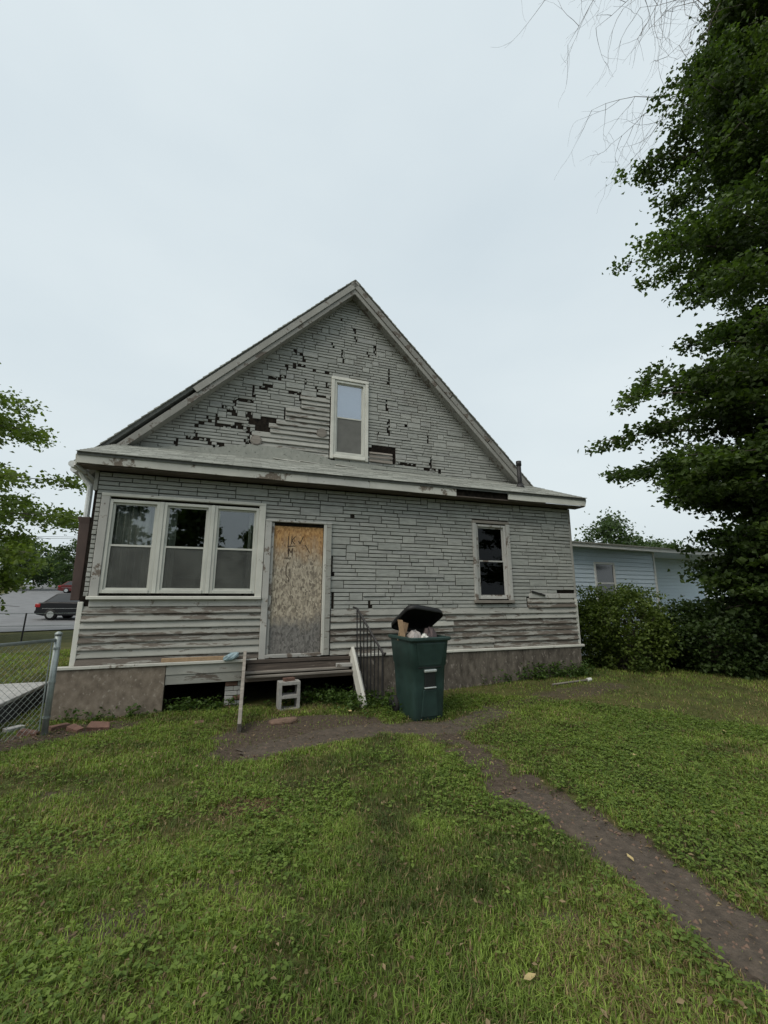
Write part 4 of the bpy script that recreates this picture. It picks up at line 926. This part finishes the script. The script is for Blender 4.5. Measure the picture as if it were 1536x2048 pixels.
# ------------------------------------------------------------------ neighbour's blue house
A2 = R(25); nb = empty('blue_house', (8.87, 14.0, G(8.87, 14)), A2, 'pale blue vinyl sided neighbour house with white eave', 'house')
MB().box(-4.3, -.03, .0, 7, -.3, 3.12).build('wall', 'vinyl_blue', nb); MB().box(-.0, 5.0, 1.3, 6.9, -.3, 3.11).build('wall', 'vinyl_blue', nb)
z = .3
while z < 3.0:
    for a, b, y, hs in ((-4.28, -.05, 0, [(-2.86, -1.96, 1.35, 2.68)]), (.0, 4.9, 1.3, [])):
        segs = [(a, b)]
        for h in hs:
            if z + .125 > h[2] and z < h[3]: segs = [(a, h[0]), (h[1], b)]
        for p, q in segs: MB().add([(p, y - .001, z), (q, y - .001, z), (q, y - .020, z + .002), (p, y - .020, z + .002), (p, y - .003, z + .125), (q, y - .003, z + .125)], [(0, 1, 2, 3)[::-1], (3, 2, 5, 4)]).build('siding_course', 'vinyl_blue', nb)
    z += .127
MB().bbox(-.06, .03, -.035, .05, -.2, 3.1, .006).build('corner_post', 'white_vinyl', nb); MB().bbox(-4.32, -4.24, -.035, .05, -.2, 3.1, .006).build('corner_post', 'white_vinyl', nb)
bw_ = MB(); bw_.bbox(-2.86, -2.79, -.04, .02, 1.35, 2.68); bw_.bbox(-2.03, -1.96, -.04, .02, 1.35, 2.68); bw_.bbox(-2.79, -2.03, -.04, .02, 2.61, 2.68); bw_.bbox(-2.79, -2.03, -.04, .02, 1.35, 1.42); bw_.bbox(-2.79, -2.03, -.03, .02, 2.02, 2.07)
win = bw_.build('window', 'white_vinyl', nb); MB().box(-2.79, -2.03, -.012, -.006, 2.07, 2.61).build('pane', 'car_glass', win); MB().box(-2.79, -2.03, -.010, -.005, 1.42, 2.02).build('pane', 'car_glass', win)
MB().bbox(-4.6, 5.4, -.34, -.31, 3.06, 3.20, .005).build('fascia', 'white_vinyl', nb); MB().box(-4.55, 5.35, -.305, 1.3, 3.08, 3.10).build('soffit', 'white_vinyl', nb)
q_ = [(-.37, 3.205), (3.3, 3.75), (7.3, 3.16), (7.3, 3.12), (3.3, 3.71), (-.37, 3.165)]
MB().add([(-4.62, y, z) for y, z in q_] + [(5.42, y, z) for y, z in q_], [(0, 1, 2, 3, 4, 5), (11, 10, 9, 8, 7, 6)] + [(i, i + 6, (i + 1) % 6 + 6, (i + 1) % 6) for i in range(6)]).build('roof', 'shingle', nb)

# ------------------------------------------------------------------ cars on the street
def car(name, label, paint, loc, rz_, group):
    g_ = empty(name, loc, rz_, label, 'car', group); W = .90
    low = [(-2.25, .32), (-2.30, .55), (-2.28, .86), (-2.18, 1.02), (-1.5, 1.06), (1.0, 1.0), (1.9, .86), (2.25, .72), (2.3, .5), (2.25, .28), (1.85, .24)]
    rings_ = []
    for y, s_ in ((-W, .86), (-W * .97, .97), (-W * .8, 1.0), (W * .8, 1.0), (W * .97, .97), (W, .86)): rings_.append([(x * (.985 if abs(y) > .85 else 1), y, .58 + (z - .58) * s_) for x, z in low + [(-1.9, .24)]])
    bd_ = MB().loft(rings_).build('body', paint, g_)
    cab0 = [(-1.95, .97), (1.05, .95)]; tp = [(-1.15, 1.43), (.15, 1.44)]
    cb_ = MB().add([(-2.0, -.82, 1.02), (1.05, -.82, .98), (1.05, .82, .98), (-2.0, .82, 1.02), (-1.35, -.66, 1.54), (.15, -.66, 1.56), (.15, .66, 1.56), (-1.35, .66, 1.54)], [(4, 5, 6, 7), (0, 1, 5, 4), (1, 2, 6, 5), (2, 3, 7, 6), (3, 0, 4, 7)]).build('cabin', paint, g_); bevel(cb_, .06, 3)
    def onface(a, b, c, d, s_=.86, off=.012):
        P_ = [Vector(x) for x in (a, b, c, d)]; c0 = sum(P_, Vector()) / 4; nrm = (P_[1] - P_[0]).cross(P_[3] - P_[0]).normalized() * off
        q = [c0 + (x - c0) * s_ + nrm for x in P_]; q2 = [x - nrm * .5 for x in q]; return MB().add(q + q2, [(0, 1, 2, 3), (7, 6, 5, 4), (0, 4, 5, 1), (1, 5, 6, 2), (2, 6, 7, 3), (3, 7, 4, 0)]).build('window', 'car_glass', g_)
    lo, hi = cb_.data.vertices, None; c8 = [tuple(v.co) for v in lo]
    onface(c8[0], c8[1], c8[5], c8[4]); onface(c8[2], c8[3], c8[7], c8[6]); onface(c8[1], c8[2], c8[6], c8[5]); onface(c8[3], c8[0], c8[4], c8[7])
    for sx in (-1.4, 1.4):
        for sy in (-1, 1):
            wh_ = MB().tube([(sx, sy * .70, .32), (sx, sy * .91, .32)], .32, 18).build('wheel', 'rubber', g_, True); MB().tube([(sx, sy * .90, .32), (sx, sy * .925, .32)], .20, 12).build('rim', 'chrome', wh_)
    for sy in (-1, 1):
        bevel(MB().box(-2.32, -2.02, sy * .75 - .17, sy * .75 + .17, .74, .96).build('tail_light', 'tail_red', g_), .03)
        bevel(MB().box(2.05, 2.27, sy * .66 - .17, sy * .66 + .17, .60, .72).build('headlight', 'chrome', g_), .02)
    bevel(MB().box(-2.38, -2.2, -.82, .82, .36, .56).build('bumper', paint, g_), .04); MB().box(-2.34, -2.28, -.26, .26, .62, .72).build('number_plate', 'white_vinyl', g_)
    for sy in (-1, 1): MB().box(-1.9, 1.2, sy * .905 - .006, sy * .905 + .006, .66, .68).build('trim_strip', 'chrome', g_)
    return g_
def car_at(px_, dist, rz_, nm, label, paint):
    r_ = ray(px_, 1200); x, y = r_.x / r_.y * dist, dist
    g_ = G(x, y) + .06; return car(nm, label, paint, (x, y, g_), rz_, 'cars parked on the street')
car_at(172, 27.0, R(6), 'parked_car', 'black sedan parked on the street left of the house', 'car_black')
car_at(158, 58, R(25), 'parked_car', 'dark red car further up the street above the black sedan', 'car_red')
car_at(91, 85, R(30), 'parked_car', 'small white car farthest up the street', 'car_white')
pw = MB(); 
wr = empty('power_line', (-30, 36, 0), 0, 'thin overhead power line crossing the gap at far left', 'power line')
for zz, dz in ((7.15, 0), (6.9, .1)):
    pts_ = [(t * 60 - 25, t * 6 - 3, zz + dz - 1.2 * (1 - (2 * t - 1) ** 2) * .4) for t in np.linspace(0, 1, 13)]; MB().tube(pts_, .016, 4).build('cable', 'wire', wr)

# ------------------------------------------------------------------ trees and shrubs
def leaf_mesh(name, Cn, D, Nn, L, Wd, tint, fold=.22):
    """folded two-triangle-pair leaves: C centre, D tip direction, N normal"""
    S_ = np.cross(D, Nn); S_ /= np.linalg.norm(S_, axis=1, keepdims=True) + 1e-9; Nn = np.cross(S_, D)
    L = L[:, None]; Wd = Wd[:, None]
    b = Cn - D * L * .5; t = Cn + D * L * .5 - Nn * L * .12; l = Cn + S_ * Wd * .5 + Nn * Wd * fold - D * L * .05; r = Cn - S_ * Wd * .5 + Nn * Wd * fold - D * L * .05
    V = np.stack([b, l, t, r], 1).reshape(-1, 3); n = len(Cn); k = np.arange(n)[:, None] * 4
    F = np.concatenate([k + np.array([[0, 2, 1]]), k + np.array([[0, 3, 2]])]).astype(np.int32)
    return fast_mesh(name, V, F, np.repeat(tint, 4, axis=0))
def unit(a): return a / (np.linalg.norm(a, axis=1, keepdims=True) + 1e-9)
def leaf_cloud(name, centers, sig, per, size, cols, rd, parent, up=.8, tone=None, center=None):
    centers = np.asarray(centers); n = len(centers) * per
    Cn = np.repeat(centers, per, axis=0) + rd.normal(size=(n, 3)) * np.asarray(sig)
    D = unit(rd.normal(size=(n, 3)) * (1, 1, .45) + (0, 0, -.25)); Nn = unit(rd.normal(size=(n, 3)) * .75 + (0, 0, up))
    L = size * rd.uniform(.65, 1.25, n); Wd = L * rd.uniform(.6, .95, n)
    cl = np.array(cols); a = rd.random(n)[:, None]; cb_ = np.repeat(rd.random(len(centers)), per)[:, None]
    mixv = np.clip(.45 * a + .55 * cb_, 0, 1); tint = cl[0] * (1 - mixv) + cl[1] * mixv; tint = tint * rd.uniform(.75, 1.25, (n, 1))
    if tone is not None: tint = tint * np.repeat(tone, per)[:, None]
    o = link(name, leaf_mesh(name, Cn, D, Nn, L, Wd, tint), 'leaf', parent); return o
def make_tree(name, label, loc, prof, n_limbs, per, size, cols, seed, trunk_r=.25, z_lo=.6, az=None, droop=.25, rise=.12, tw=2.4, sig=(.22, .22, .09), group=None, bark='bark', smin=.3, limb_r=.03, zexp=1.0, lim=None, lvar=(.70, 1.06), tier=0, tone=.0, skirt=0):
    rd = np.random.default_rng(seed); t_ = empty(name, loc, 0, label, 'tree', group); Ht = prof[-1][0]; pz = [p[0] for p in prof]; prr = [p[1] for p in prof]
    tr = MB(); zs = np.linspace(-.3, Ht * .97, 9); tr.tube([(.25 * trunk_r * math.sin(z * 1.3 + seed), .25 * trunk_r * math.cos(z * .9), z) for z in zs], [max(.015, trunk_r * (1.25 if i == 0 else 1) * (1 - z / Ht) ** .8 + .01) for i, z in enumerate(np.clip(zs, 0, Ht))], 9)
    cent = []; tones = []
    for k in range(n_limbs + skirt):
        z = z_lo + (Ht * .985 - z_lo) * ((k + rd.random()) / n_limbs) ** zexp; z = z if not tier else round(z / tier) * tier + rd.normal() * tier * .17 + .25 * tier * math.sin(k * 2.4)
        if k >= n_limbs: z = rd.uniform(.3, 3.7)
        Lr = np.interp(z, pz, prr) * rd.uniform(*lvar)
        a = az(rd) if az else rd.uniform(0, 2 * math.pi); Lr = Lr if lim is None else lim(Lr, a); d = np.array([math.cos(a), math.sin(a), 0]); p0 = np.array([0, 0, max(.2, z - rise * Lr + droop * Lr * .6)])
        dz_end = z - p0[2]
        def P_(s): return p0 + d * Lr * s + np.array([0, 0, dz_end * s + rise * Lr * (s - s * s) * 2])
        ss = np.linspace(0, 1, 6); tr.tube([P_(s) for s in ss], [max(.006, limb_r * (1.1 - s) * (.4 + Lr / 6)) for s in ss], 5, False)
        m = int(3 + Lr * tw); lt_ = 1 + tone * rd.uniform(-1, 1)
        for i in range(m):
            s = rd.uniform(smin, 1.0) ** .8; base = P_(s); wdt = .42 * (1.15 - s) * min(Lr, 4) * .55 + .10
            off = np.array([-d[1], d[0], 0]) * rd.normal() * wdt + d * rd.normal() * .15 + np.array([0, 0, rd.normal() * .10 - .05]); e_ = base + off; cent.append(e_); tones.append(lt_ + .25 * tone * (s - .6))
            if i % 2 == 0: tr.tube([base, e_], [.008, .003], 3, False)
    tr.build('trunk', bark, t_); leaf_cloud('crown', cent, sig, per, size, cols, rd, t_, tone=np.array(tones)); return t_
GREEN = [(.028, .050, .013), (.072, .110, .025)]
def lim_big(L, a):
    w_ = max(0, 1 - abs(math.degrees(a) % 360 - 255) / 55); L = L * (1 - .50 * w_); w_ = max(0, min(1, (168 - math.degrees(a) % 360) / 12)) if 60 < math.degrees(a) % 360 < 168 else 0; L = L * (1 - .48 * w_)
    q = (11.5 - L) / 9.6; den = q * math.sin(a) - math.cos(a)
    return L if den <= .05 else max(1.0, min(L, (11.5 - q * 9.6) / den))
def az_big(rd): q = rd.random(); return R(rd.uniform(172, 214)) if q < .50 else R(rd.uniform(170, 290)) if q < .82 else R(rd.uniform(-75, 135))
make_tree('broadleaf_tree', 'tall dark green cone shaped tree rising at the right edge', (11.5, 9.6, G(11.5, 9.6)),
    [(.2, 3.9), (1.5, 4.6), (2.6, 4.7), (3.3, 5.2), (4.0, 6.5), (4.6, 6.9), (5.6, 6.8), (6.6, 5.9), (7.8, 5.6), (10.7, 5.2), (13.5, 4.6), (16.2, 3.5), (19.3, 1.6), (21.5, .3)], 250, 58, .118, GREEN, 21, .42, .25, az_big, .22, .10, 2.7, (.17, .17, .065), smin=.28, limb_r=.035, zexp=1.3, lim=lim_big, lvar=(.52, 1.0), tier=1.35, tone=.35, skirt=110)
# leafless tree whose bare drooping branches enter at the top
bt = empty('bare_tree', (15.1, 8.0, G(15.1, 8)), 0, 'leafless twigs of a bare tree hanging in at the top right', 'tree'); rd = np.random.default_rng(5); tr = MB()
tr.tube([(0, 0, -.3), (.1, 0, 5), (-.1, .1, 11), (-.4, .1, 17), (-.8, 0, 22.6)], [.3, .24, .19, .12, .05], 9)
def twig(p, d, L, r, depth):
    n = 6; pts_ = [p]; dd = d.copy()
    for i in range(n):
        dd = unit((dd + rd.normal(size=3) * .16 + np.array([0, 0, -.05]))[None])[0]; pts_.append(pts_[-1] + dd * L / n)
    tr.tube(pts_, [max(.0022, r * (1 - .75 * i / n)) for i in range(n + 1)], 4 if depth else 6, False)
    if depth < 3:
        for i in range(2, n + 1):
            for q in range(1 if depth else 2):
                if rd.random() < (.95 if depth < 2 else .7):
                    sd_ = unit((dd * .75 + rd.normal(size=3) * .62 + np.array([-.10, 0, -.14]))[None])[0]; twig(pts_[i], sd_, L * rd.uniform(.35, .60), r * .5, depth + 1)
for s0, d0, L in (((-.55, 0, 21.5), (-.93, .22, .04), 5.8), ((-.6, .1, 21.4), (-.95, .20, .02), 6.0), ((-.4, 0, 21.0), (-.97, .25, .08), 5.2), ((-.6, 0, 21.9), (-.90, .25, .0), 6.6), ((-.5, .05, 20.9), (-.94, .30, .06), 6.4), ((-.5, .05, 21.7), (-.95, .12, -.02), 6.2)):
    twig(np.array(s0), unit(np.array([d0]))[0], L, .032, 0)
tr.build('trunk', 'bark_pale', bt)
# left tree and far trees
make_tree('leafy_tree', 'light green tree with spreading branches at the left edge', (-16.2, 13.6, G(-16.2, 13.6)), [(.8, 3.5), (2, 4.8), (4.2, 6.0), (5.6, 5.2), (6.0, 3.2), (7.0, 3.2), (7.4, 4.0), (8.6, 3.9), (9.0, 2.6), (10, 1.6), (10.8, .3)], 95, 30, .16,
    [(.085, .125, .028), (.165, .22, .052)], 33, .22, .9, lambda rd: R(rd.uniform(-70, 80)) if rd.random() < .7 else R(rd.uniform(80, 290)), .04, .16, 1.8, (.22, .22, .15), lvar=(.6, 1.08))
far_cols = [(.038, .066, .028), (.075, .115, .042)]
def far_tree(px_, dist, ht, rad, seed, label, size=.38, n_l=34, per=26):
    r_ = ray(px_, 1195); x, y = r_.x / r_.y * dist, dist
    make_tree('background_tree', label, (x, y, G(x, y) - .1), [(.5, rad * .8), (ht * .3, rad), (ht * .6, rad * .9), (ht * .85, rad * .55), (ht, .2)], n_l, per, size, far_cols, seed, .22, .6, None, .05, .25, 1.3, (.5, .5, .35), group='trees beyond the street')
far_tree(30, 62, 7.5, 5.0, 61, 'dark round tree beyond the street at the left edge')
far_tree(140, 75, 8.2, 5.5, 62, 'hazy round tree behind the red car up the street')
far_tree(92, 95, 6.0, 5.0, 63, 'low far tree between the two larger street trees')
far_tree(190, 70, 8.5, 5.0, 64, 'far tree mostly hidden behind the left house corner')
far_tree(1235, 34, 8.0, 3.6, 65, 'rounded tree above the roof of the blue house', .26, 50, 34)
far_tree(1330, 40, 6.9, 4.4, 66, 'pale tree low behind the right end of the blue house', .28, 50, 30)
# trees behind the viewer, seen mirrored in the window panes; last one added to darken the right window
for u_, v_, ht, rad, sd_, lb in ((-10.5, -20, 15, 4.2, 71, 'tall dark tree mirrored in the left pane of the porch window'), (-6.9, -20, 11.0, 1.9, 75, 'narrow tree mirrored in the middle pane of the porch window'), (-2.9, -21, 8.0, 2.6, 72, 'pointed tree mirrored between middle and right porch panes'), (1.2, -22, 6.2, 2.2, 73, 'low tree mirrored in the right porch pane'), (9, -24, 7.5, 4, 74, 'broad tree standing behind the viewer'), (21, -20, 11, 4.5, 76, 'tall unseen tree added to darken the window near the right corner')):
    p = H(u_, v_, 0); make_tree('yard_tree', lb, (p.x, p.y, G(p.x, p.y) - .1), [(.4, rad * .8), (ht * .3, rad), (ht * .6, rad * .75), (ht * .85, rad * .4), (ht, .15)], 46, 26, .32, GREEN, sd_, .2, .6, None, .05, .2, 1.6, (.35, .35, .2), group='trees behind the viewer')

def shrub(name, label, loc, rx, ry, ht, n, per, size, cols, seed):
    rd = np.random.default_rng(seed); s_ = empty(name, loc, 0, label, 'shrub'); st_ = MB(); cent = []
    for k in range(n):
        a = rd.uniform(0, 2 * math.pi); ph = math.acos(rd.uniform(-.85, 1)); q = rd.uniform(.72, 1.05)
        lump_ = 1 + .16 * math.sin(a * 3 + seed) + .1 * math.sin(ph * 5 + a * 2)
        e_ = np.array([rx * math.sin(ph) * math.cos(a) * q * lump_, ry * math.sin(ph) * math.sin(a) * q * lump_, max(.08, ht * (.45 + .55 * math.cos(ph) * q * lump_))]); cent.append(e_)
        if k % 6 == 0: st_.tube([(rd.normal() * .12, rd.normal() * .12, -.1), (e_[0] * .4, e_[1] * .4, e_[2] * .55), e_], [.02, .012, .004], 4, False)
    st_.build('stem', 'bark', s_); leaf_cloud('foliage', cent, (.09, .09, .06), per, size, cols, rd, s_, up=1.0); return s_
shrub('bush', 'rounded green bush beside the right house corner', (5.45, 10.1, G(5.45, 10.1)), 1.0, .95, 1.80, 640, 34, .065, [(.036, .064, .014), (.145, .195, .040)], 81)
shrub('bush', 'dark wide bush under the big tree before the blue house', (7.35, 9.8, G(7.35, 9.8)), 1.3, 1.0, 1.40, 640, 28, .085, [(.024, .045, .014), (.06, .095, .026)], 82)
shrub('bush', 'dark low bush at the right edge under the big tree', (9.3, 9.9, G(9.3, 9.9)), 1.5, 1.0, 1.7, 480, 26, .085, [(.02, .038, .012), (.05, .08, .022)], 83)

# ------------------------------------------------------------------ grass and weeds (uncountable)
def inside_house(x, y):
    u, v = local_uv(x, y); return ((u > UL - .12) & (u < UR + .02) & (v > -.06) & (v < 9.7)) | ((u > -3.78) & (u < -2.70) & (v > -3.2) & (v < 1.4))
def blades(name, n, r0, r1, half_deg, hlen, wbase, segs, seed, dens_pow, label, cat, keep=None):
    rd = np.random.default_rng(seed); r = np.sqrt(r0 ** 2 + (r1 ** 2 - r0 ** 2) * rd.random(n) ** dens_pow); th = R(half_deg) * (2 * rd.random(n) - 1)
    x, y = r * np.sin(th), r * np.cos(th); dm = dirt_mask(x, y); clump = fbm(x, y, 5.0, 21); big = fbm(x, y, .9, 22); mid = fbm(x, y, 2.6, 25)
    ok = ~inside_house(x, y) & (rd.random(n) > dm * .95) & (rd.random(n) < .10 + 1.35 * clump) & (rd.random(n) < .35 + 1.1 * mid)
    p0, rx, ry = PATCH[0]; straw = np.hypot((x - p0.x) / rx, (y - p0.y) / ry) + (fbm(x, y, 5, 2) - .5) * 1.4 < .85
    if keep is not None: ok &= keep(x, y)
    x, y, r, clump, big, mid, straw, dm = (a[ok] for a in (x, y, r, clump, big, mid, straw, dm)); n = len(x)
    z = gz(x, y) - .004; Ln = hlen * rd.uniform(.45, 1.25, n) * (.55 + .9 * clump) * (1 - .4 * dm); Ln[straw] *= .6; wd = np.maximum(wbase, r * .0011) * rd.uniform(.7, 1.3, n)
    a = rd.uniform(0, 2 * np.pi, n); lean = rd.uniform(.25, 1.35, n); lean[straw] = rd.uniform(1.2, 2.2, straw.sum()); dx, dy = np.cos(a), np.sin(a); sx, sy = -dy, dx
    B = np.stack([x, y, z], -1); Sd = np.stack([sx, sy, 0 * sx], -1) * wd[:, None] * .5; Dr = np.stack([dx, dy, 0 * dx], -1)
    up = np.array([0, 0, 1.0]); mid_p = B + up * (Ln * .58)[:, None] + Dr * (Ln * lean * .22)[:, None]; tip = B + up * (Ln * (.95 - .25 * np.minimum(lean, 2)))[:, None] + Dr * (Ln * lean * .75)[:, None]
    g1 = np.array([.104, .170, .027]); g2 = np.array([.238, .320, .062]); br = np.array([.25, .185, .095]); dk = np.array([.056, .078, .022])
    t = np.clip(.28 + .55 * rd.random(n) + 1.5 * (big - .5) + .7 * (mid - .5), 0, 1)[:, None]; tint = g1 * (1 - t) + g2 * t
    dkf = (np.clip((.56 - mid) * 3, 0, 1) * .85)[:, None]; tint = tint * (1 - dkf) + dk * dkf
    yb = (rd.random(n) < .16 + .30 * np.clip((big - .55) * 4, 0, 1))[:, None]; tint = np.where(yb, br * rd.uniform(.6, 1.2, (n, 1)), tint)
    tint = np.where(straw[:, None], np.array([.26, .18, .10]) * rd.uniform(.5, 1.3, (n, 1)), tint) * rd.uniform(.55, 1.5, (n, 1))
    if segs == 2:
        V = np.stack([B - Sd, B + Sd, mid_p + Sd * .75, mid_p - Sd * .75, tip], 1).reshape(-1, 3); k = np.arange(n)[:, None] * 5
        F = np.concatenate([k + np.array([[0, 1, 2]]), k + np.array([[0, 2, 3]]), k + np.array([[3, 2, 4]])]); T = np.repeat(tint, 5, axis=0)
    else:
        V = np.stack([B - Sd, B + Sd, tip], 1).reshape(-1, 3); F = np.arange(n * 3).reshape(-1, 3); T = np.repeat(tint, 3, axis=0)
    return tag(link(name, fast_mesh(name, V, F.astype(np.int32), T), 'blade'), label, cat, kind='stuff')
blades('grass', 250000, 1.35, 3.6, 54, .050, .0048, 2, 101, 1.0, 'short mown grass blades in the near foreground', 'grass')
blades('grass', 380000, 3.6, 7.6, 54, .052, .0058, 2, 102, .9, 'short mown grass blades between the viewer and the house', 'grass')
blades('grass', 230000, 7.6, 15, 56, .060, .010, 1, 103, .8, 'thin grass around the sides of the house', 'grass', keep=lambda x, y: (x < -4.0) | (x > 0.6))
def cover(name, n, r0, r1, size, seed, label, cond):
    rd = np.random.default_rng(seed); r = np.sqrt(r0 ** 2 + (r1 ** 2 - r0 ** 2) * rd.random(n)); th = R(52) * (2 * rd.random(n) - 1); x, y = r * np.sin(th), r * np.cos(th)
    ok = cond(x, y) & ~inside_house(x, y) & (rd.random(n) > dirt_mask(x, y) * 1.3); x, y = x[ok], y[ok]; n = len(x)
    reps = 3; x, y = np.repeat(x, reps), np.repeat(y, reps); a = rd.uniform(0, 2 * np.pi, n * reps); L = size * rd.uniform(.6, 1.4, n * reps); h_ = np.repeat(rd.uniform(.015, .06, n), reps)
    D = unit(np.stack([np.cos(a), np.sin(a), rd.uniform(-.3, .35, n * reps)], -1)); Cn = np.stack([x, y, gz(x, y) + h_], -1) + D * L[:, None] * .55; Nn = unit(rd.normal(size=(n * reps, 3)) * .25 + (0, 0, 1))
    t = np.repeat(rd.random((n, 1)), reps, axis=0) * .7 + .3 * rd.random((n * reps, 1)); tint = np.array([.072, .122, .024]) * (1 - t) + np.array([.215, .295, .060]) * t
    tag(link(name, leaf_mesh(name, Cn, D, Nn, L, L * rd.uniform(.5, .8, n * reps), tint, .12), 'leaf'), label, 'weeds', kind='stuff')
cover('ground_cover', 80000, 1.4, 7.4, .024, 201, 'broad leaved clover and weeds mixed into the lawn', lambda x, y: fbm(x, y, 1.3, 31) + .16 * np.clip(x / 3, -1, 1) + np.random.default_rng(5).normal(size=len(x)) * .13 > .60)
def weed_clump(spots, seed, label, hmax, size, per):
    rd = np.random.default_rng(seed); Cs = []; Ls = []
    for (u, v, ru, rv, k) in spots:
        for q in range(k):
            p = H(u + rd.normal() * ru, v + rd.normal() * rv, 0); g_ = G(p.x, p.y); hh = hmax * rd.uniform(.3, 1.0)
            for i in range(per): Cs.append((p.x + rd.normal() * .035, p.y + rd.normal() * .035, g_ + hh * rd.random()))
    Cn = np.array(Cs); n = len(Cn); D = unit(rd.normal(size=(n, 3)) * (1, 1, .5) + (0, 0, .15)); Nn = unit(rd.normal(size=(n, 3)) * .6 + (0, 0, .8)); L = size * rd.uniform(.6, 1.4, n); t = rd.random((n, 1))
    tint = np.array([.032, .066, .014]) * (1 - t) + np.array([.085, .14, .030]) * t
    tag(link('weeds', leaf_mesh('weeds', Cn, D, Nn, L, L * rd.uniform(.45, .7, n), tint), 'leaf'), label, 'weeds', kind='stuff')
weed_clump([(1.35, -.12, .28, .10, 70), (1.75, -.45, .12, .18, 45), (2.2, -.75, .28, .22, 95), (2.45, -1.1, .18, .15, 50), (2.1, -.3, .15, .1, 25), (1.5, -.28, .18, .1, 45)], 301, 'leafy weeds growing under the steps and beside the trash can', .24, .055, 9)
weed_clump([(-.6, .0, .16, .08, 50), (-.2, -.05, .16, .06, 40), (-1.5, -.12, .4, .04, 22)], 302, 'leafy weeds in front of the dark crawl opening', .20, .05, 9)
weed_clump([(5.9, -.12, .38, .06, 60), (5.2, -.10, .3, .04, 24), (6.5, -.15, .2, .1, 40)], 303, 'leafy weeds against the right end of the foundation', .34, .055, 10)

def scatter_flakes(n, seed):
    rd = np.random.default_rng(seed); r = np.sqrt(1.4 ** 2 + (8.5 ** 2 - 1.4 ** 2) * rd.random(n)); th = R(50) * (2 * rd.random(n) - 1); x, y = r * np.sin(th), r * np.cos(th)
    ok = ~inside_house(x, y) & (rd.random(n) < .25 + 1.2 * fbm(x, y, 1.6, 41)); x, y = x[ok], y[ok]; n = len(x); a = rd.uniform(0, 6.28, n)
    D = unit(np.stack([np.cos(a), np.sin(a), rd.normal(size=n) * .3], -1)); Nn = unit(rd.normal(size=(n, 3)) * .5 + (0, 0, 1)); L = rd.uniform(.012, .04, n); t = rd.random((n, 1))
    tint = np.array([.10, .065, .038]) * (1 - t) + np.array([.30, .23, .13]) * t
    tag(link('dead_thatch', leaf_mesh('dead_thatch', np.stack([x, y, gz(x, y) + rd.uniform(.012, .05, n)], -1), D, Nn, L, L * rd.uniform(.2, .6, n), tint), 'dry_leaf'), 'brown dead thatch and leaf bits lying in the lawn', 'litter', kind='stuff')
scatter_flakes(10000, 401)
pb = MB(); rd = random.Random(9)
for trk, wv, cnt in ((TRACK_A, .15, 260), (TRACK_B[:7], .14, 120), (TRACK_D, .2, 90)):
    for q in range(cnt):
        k = rd.randrange(len(trk) - 1); t = rd.random(); x = trk[k][0] * (1 - t) + trk[k + 1][0] * t + rd.gauss(0, wv * .6); y = trk[k][1] * (1 - t) + trk[k + 1][1] * t + rd.gauss(0, wv * .6)
        if bool(inside_house(np.array([x]), np.array([y]))[0]): continue
        z = G(x, y) + .014; a = rd.choice((.006, .008, .010, .014, .02)); e = [rd.uniform(.6, 1.2) * a for _ in range(6)]
        pb.add([(x + e[0], y, z), (x - e[1], y, z), (x, y + e[2], z), (x, y - e[3], z), (x, y, z + e[4] * .7), (x, y, z - e[5])], [(0, 2, 4), (2, 1, 4), (1, 3, 4), (3, 0, 4), (2, 0, 5), (1, 2, 5), (3, 1, 5), (0, 3, 5)])
tag(pb.build('pebbles', 'stone'), 'small pebbles strewn along the bare dirt tracks', 'pebbles', kind='stuff')
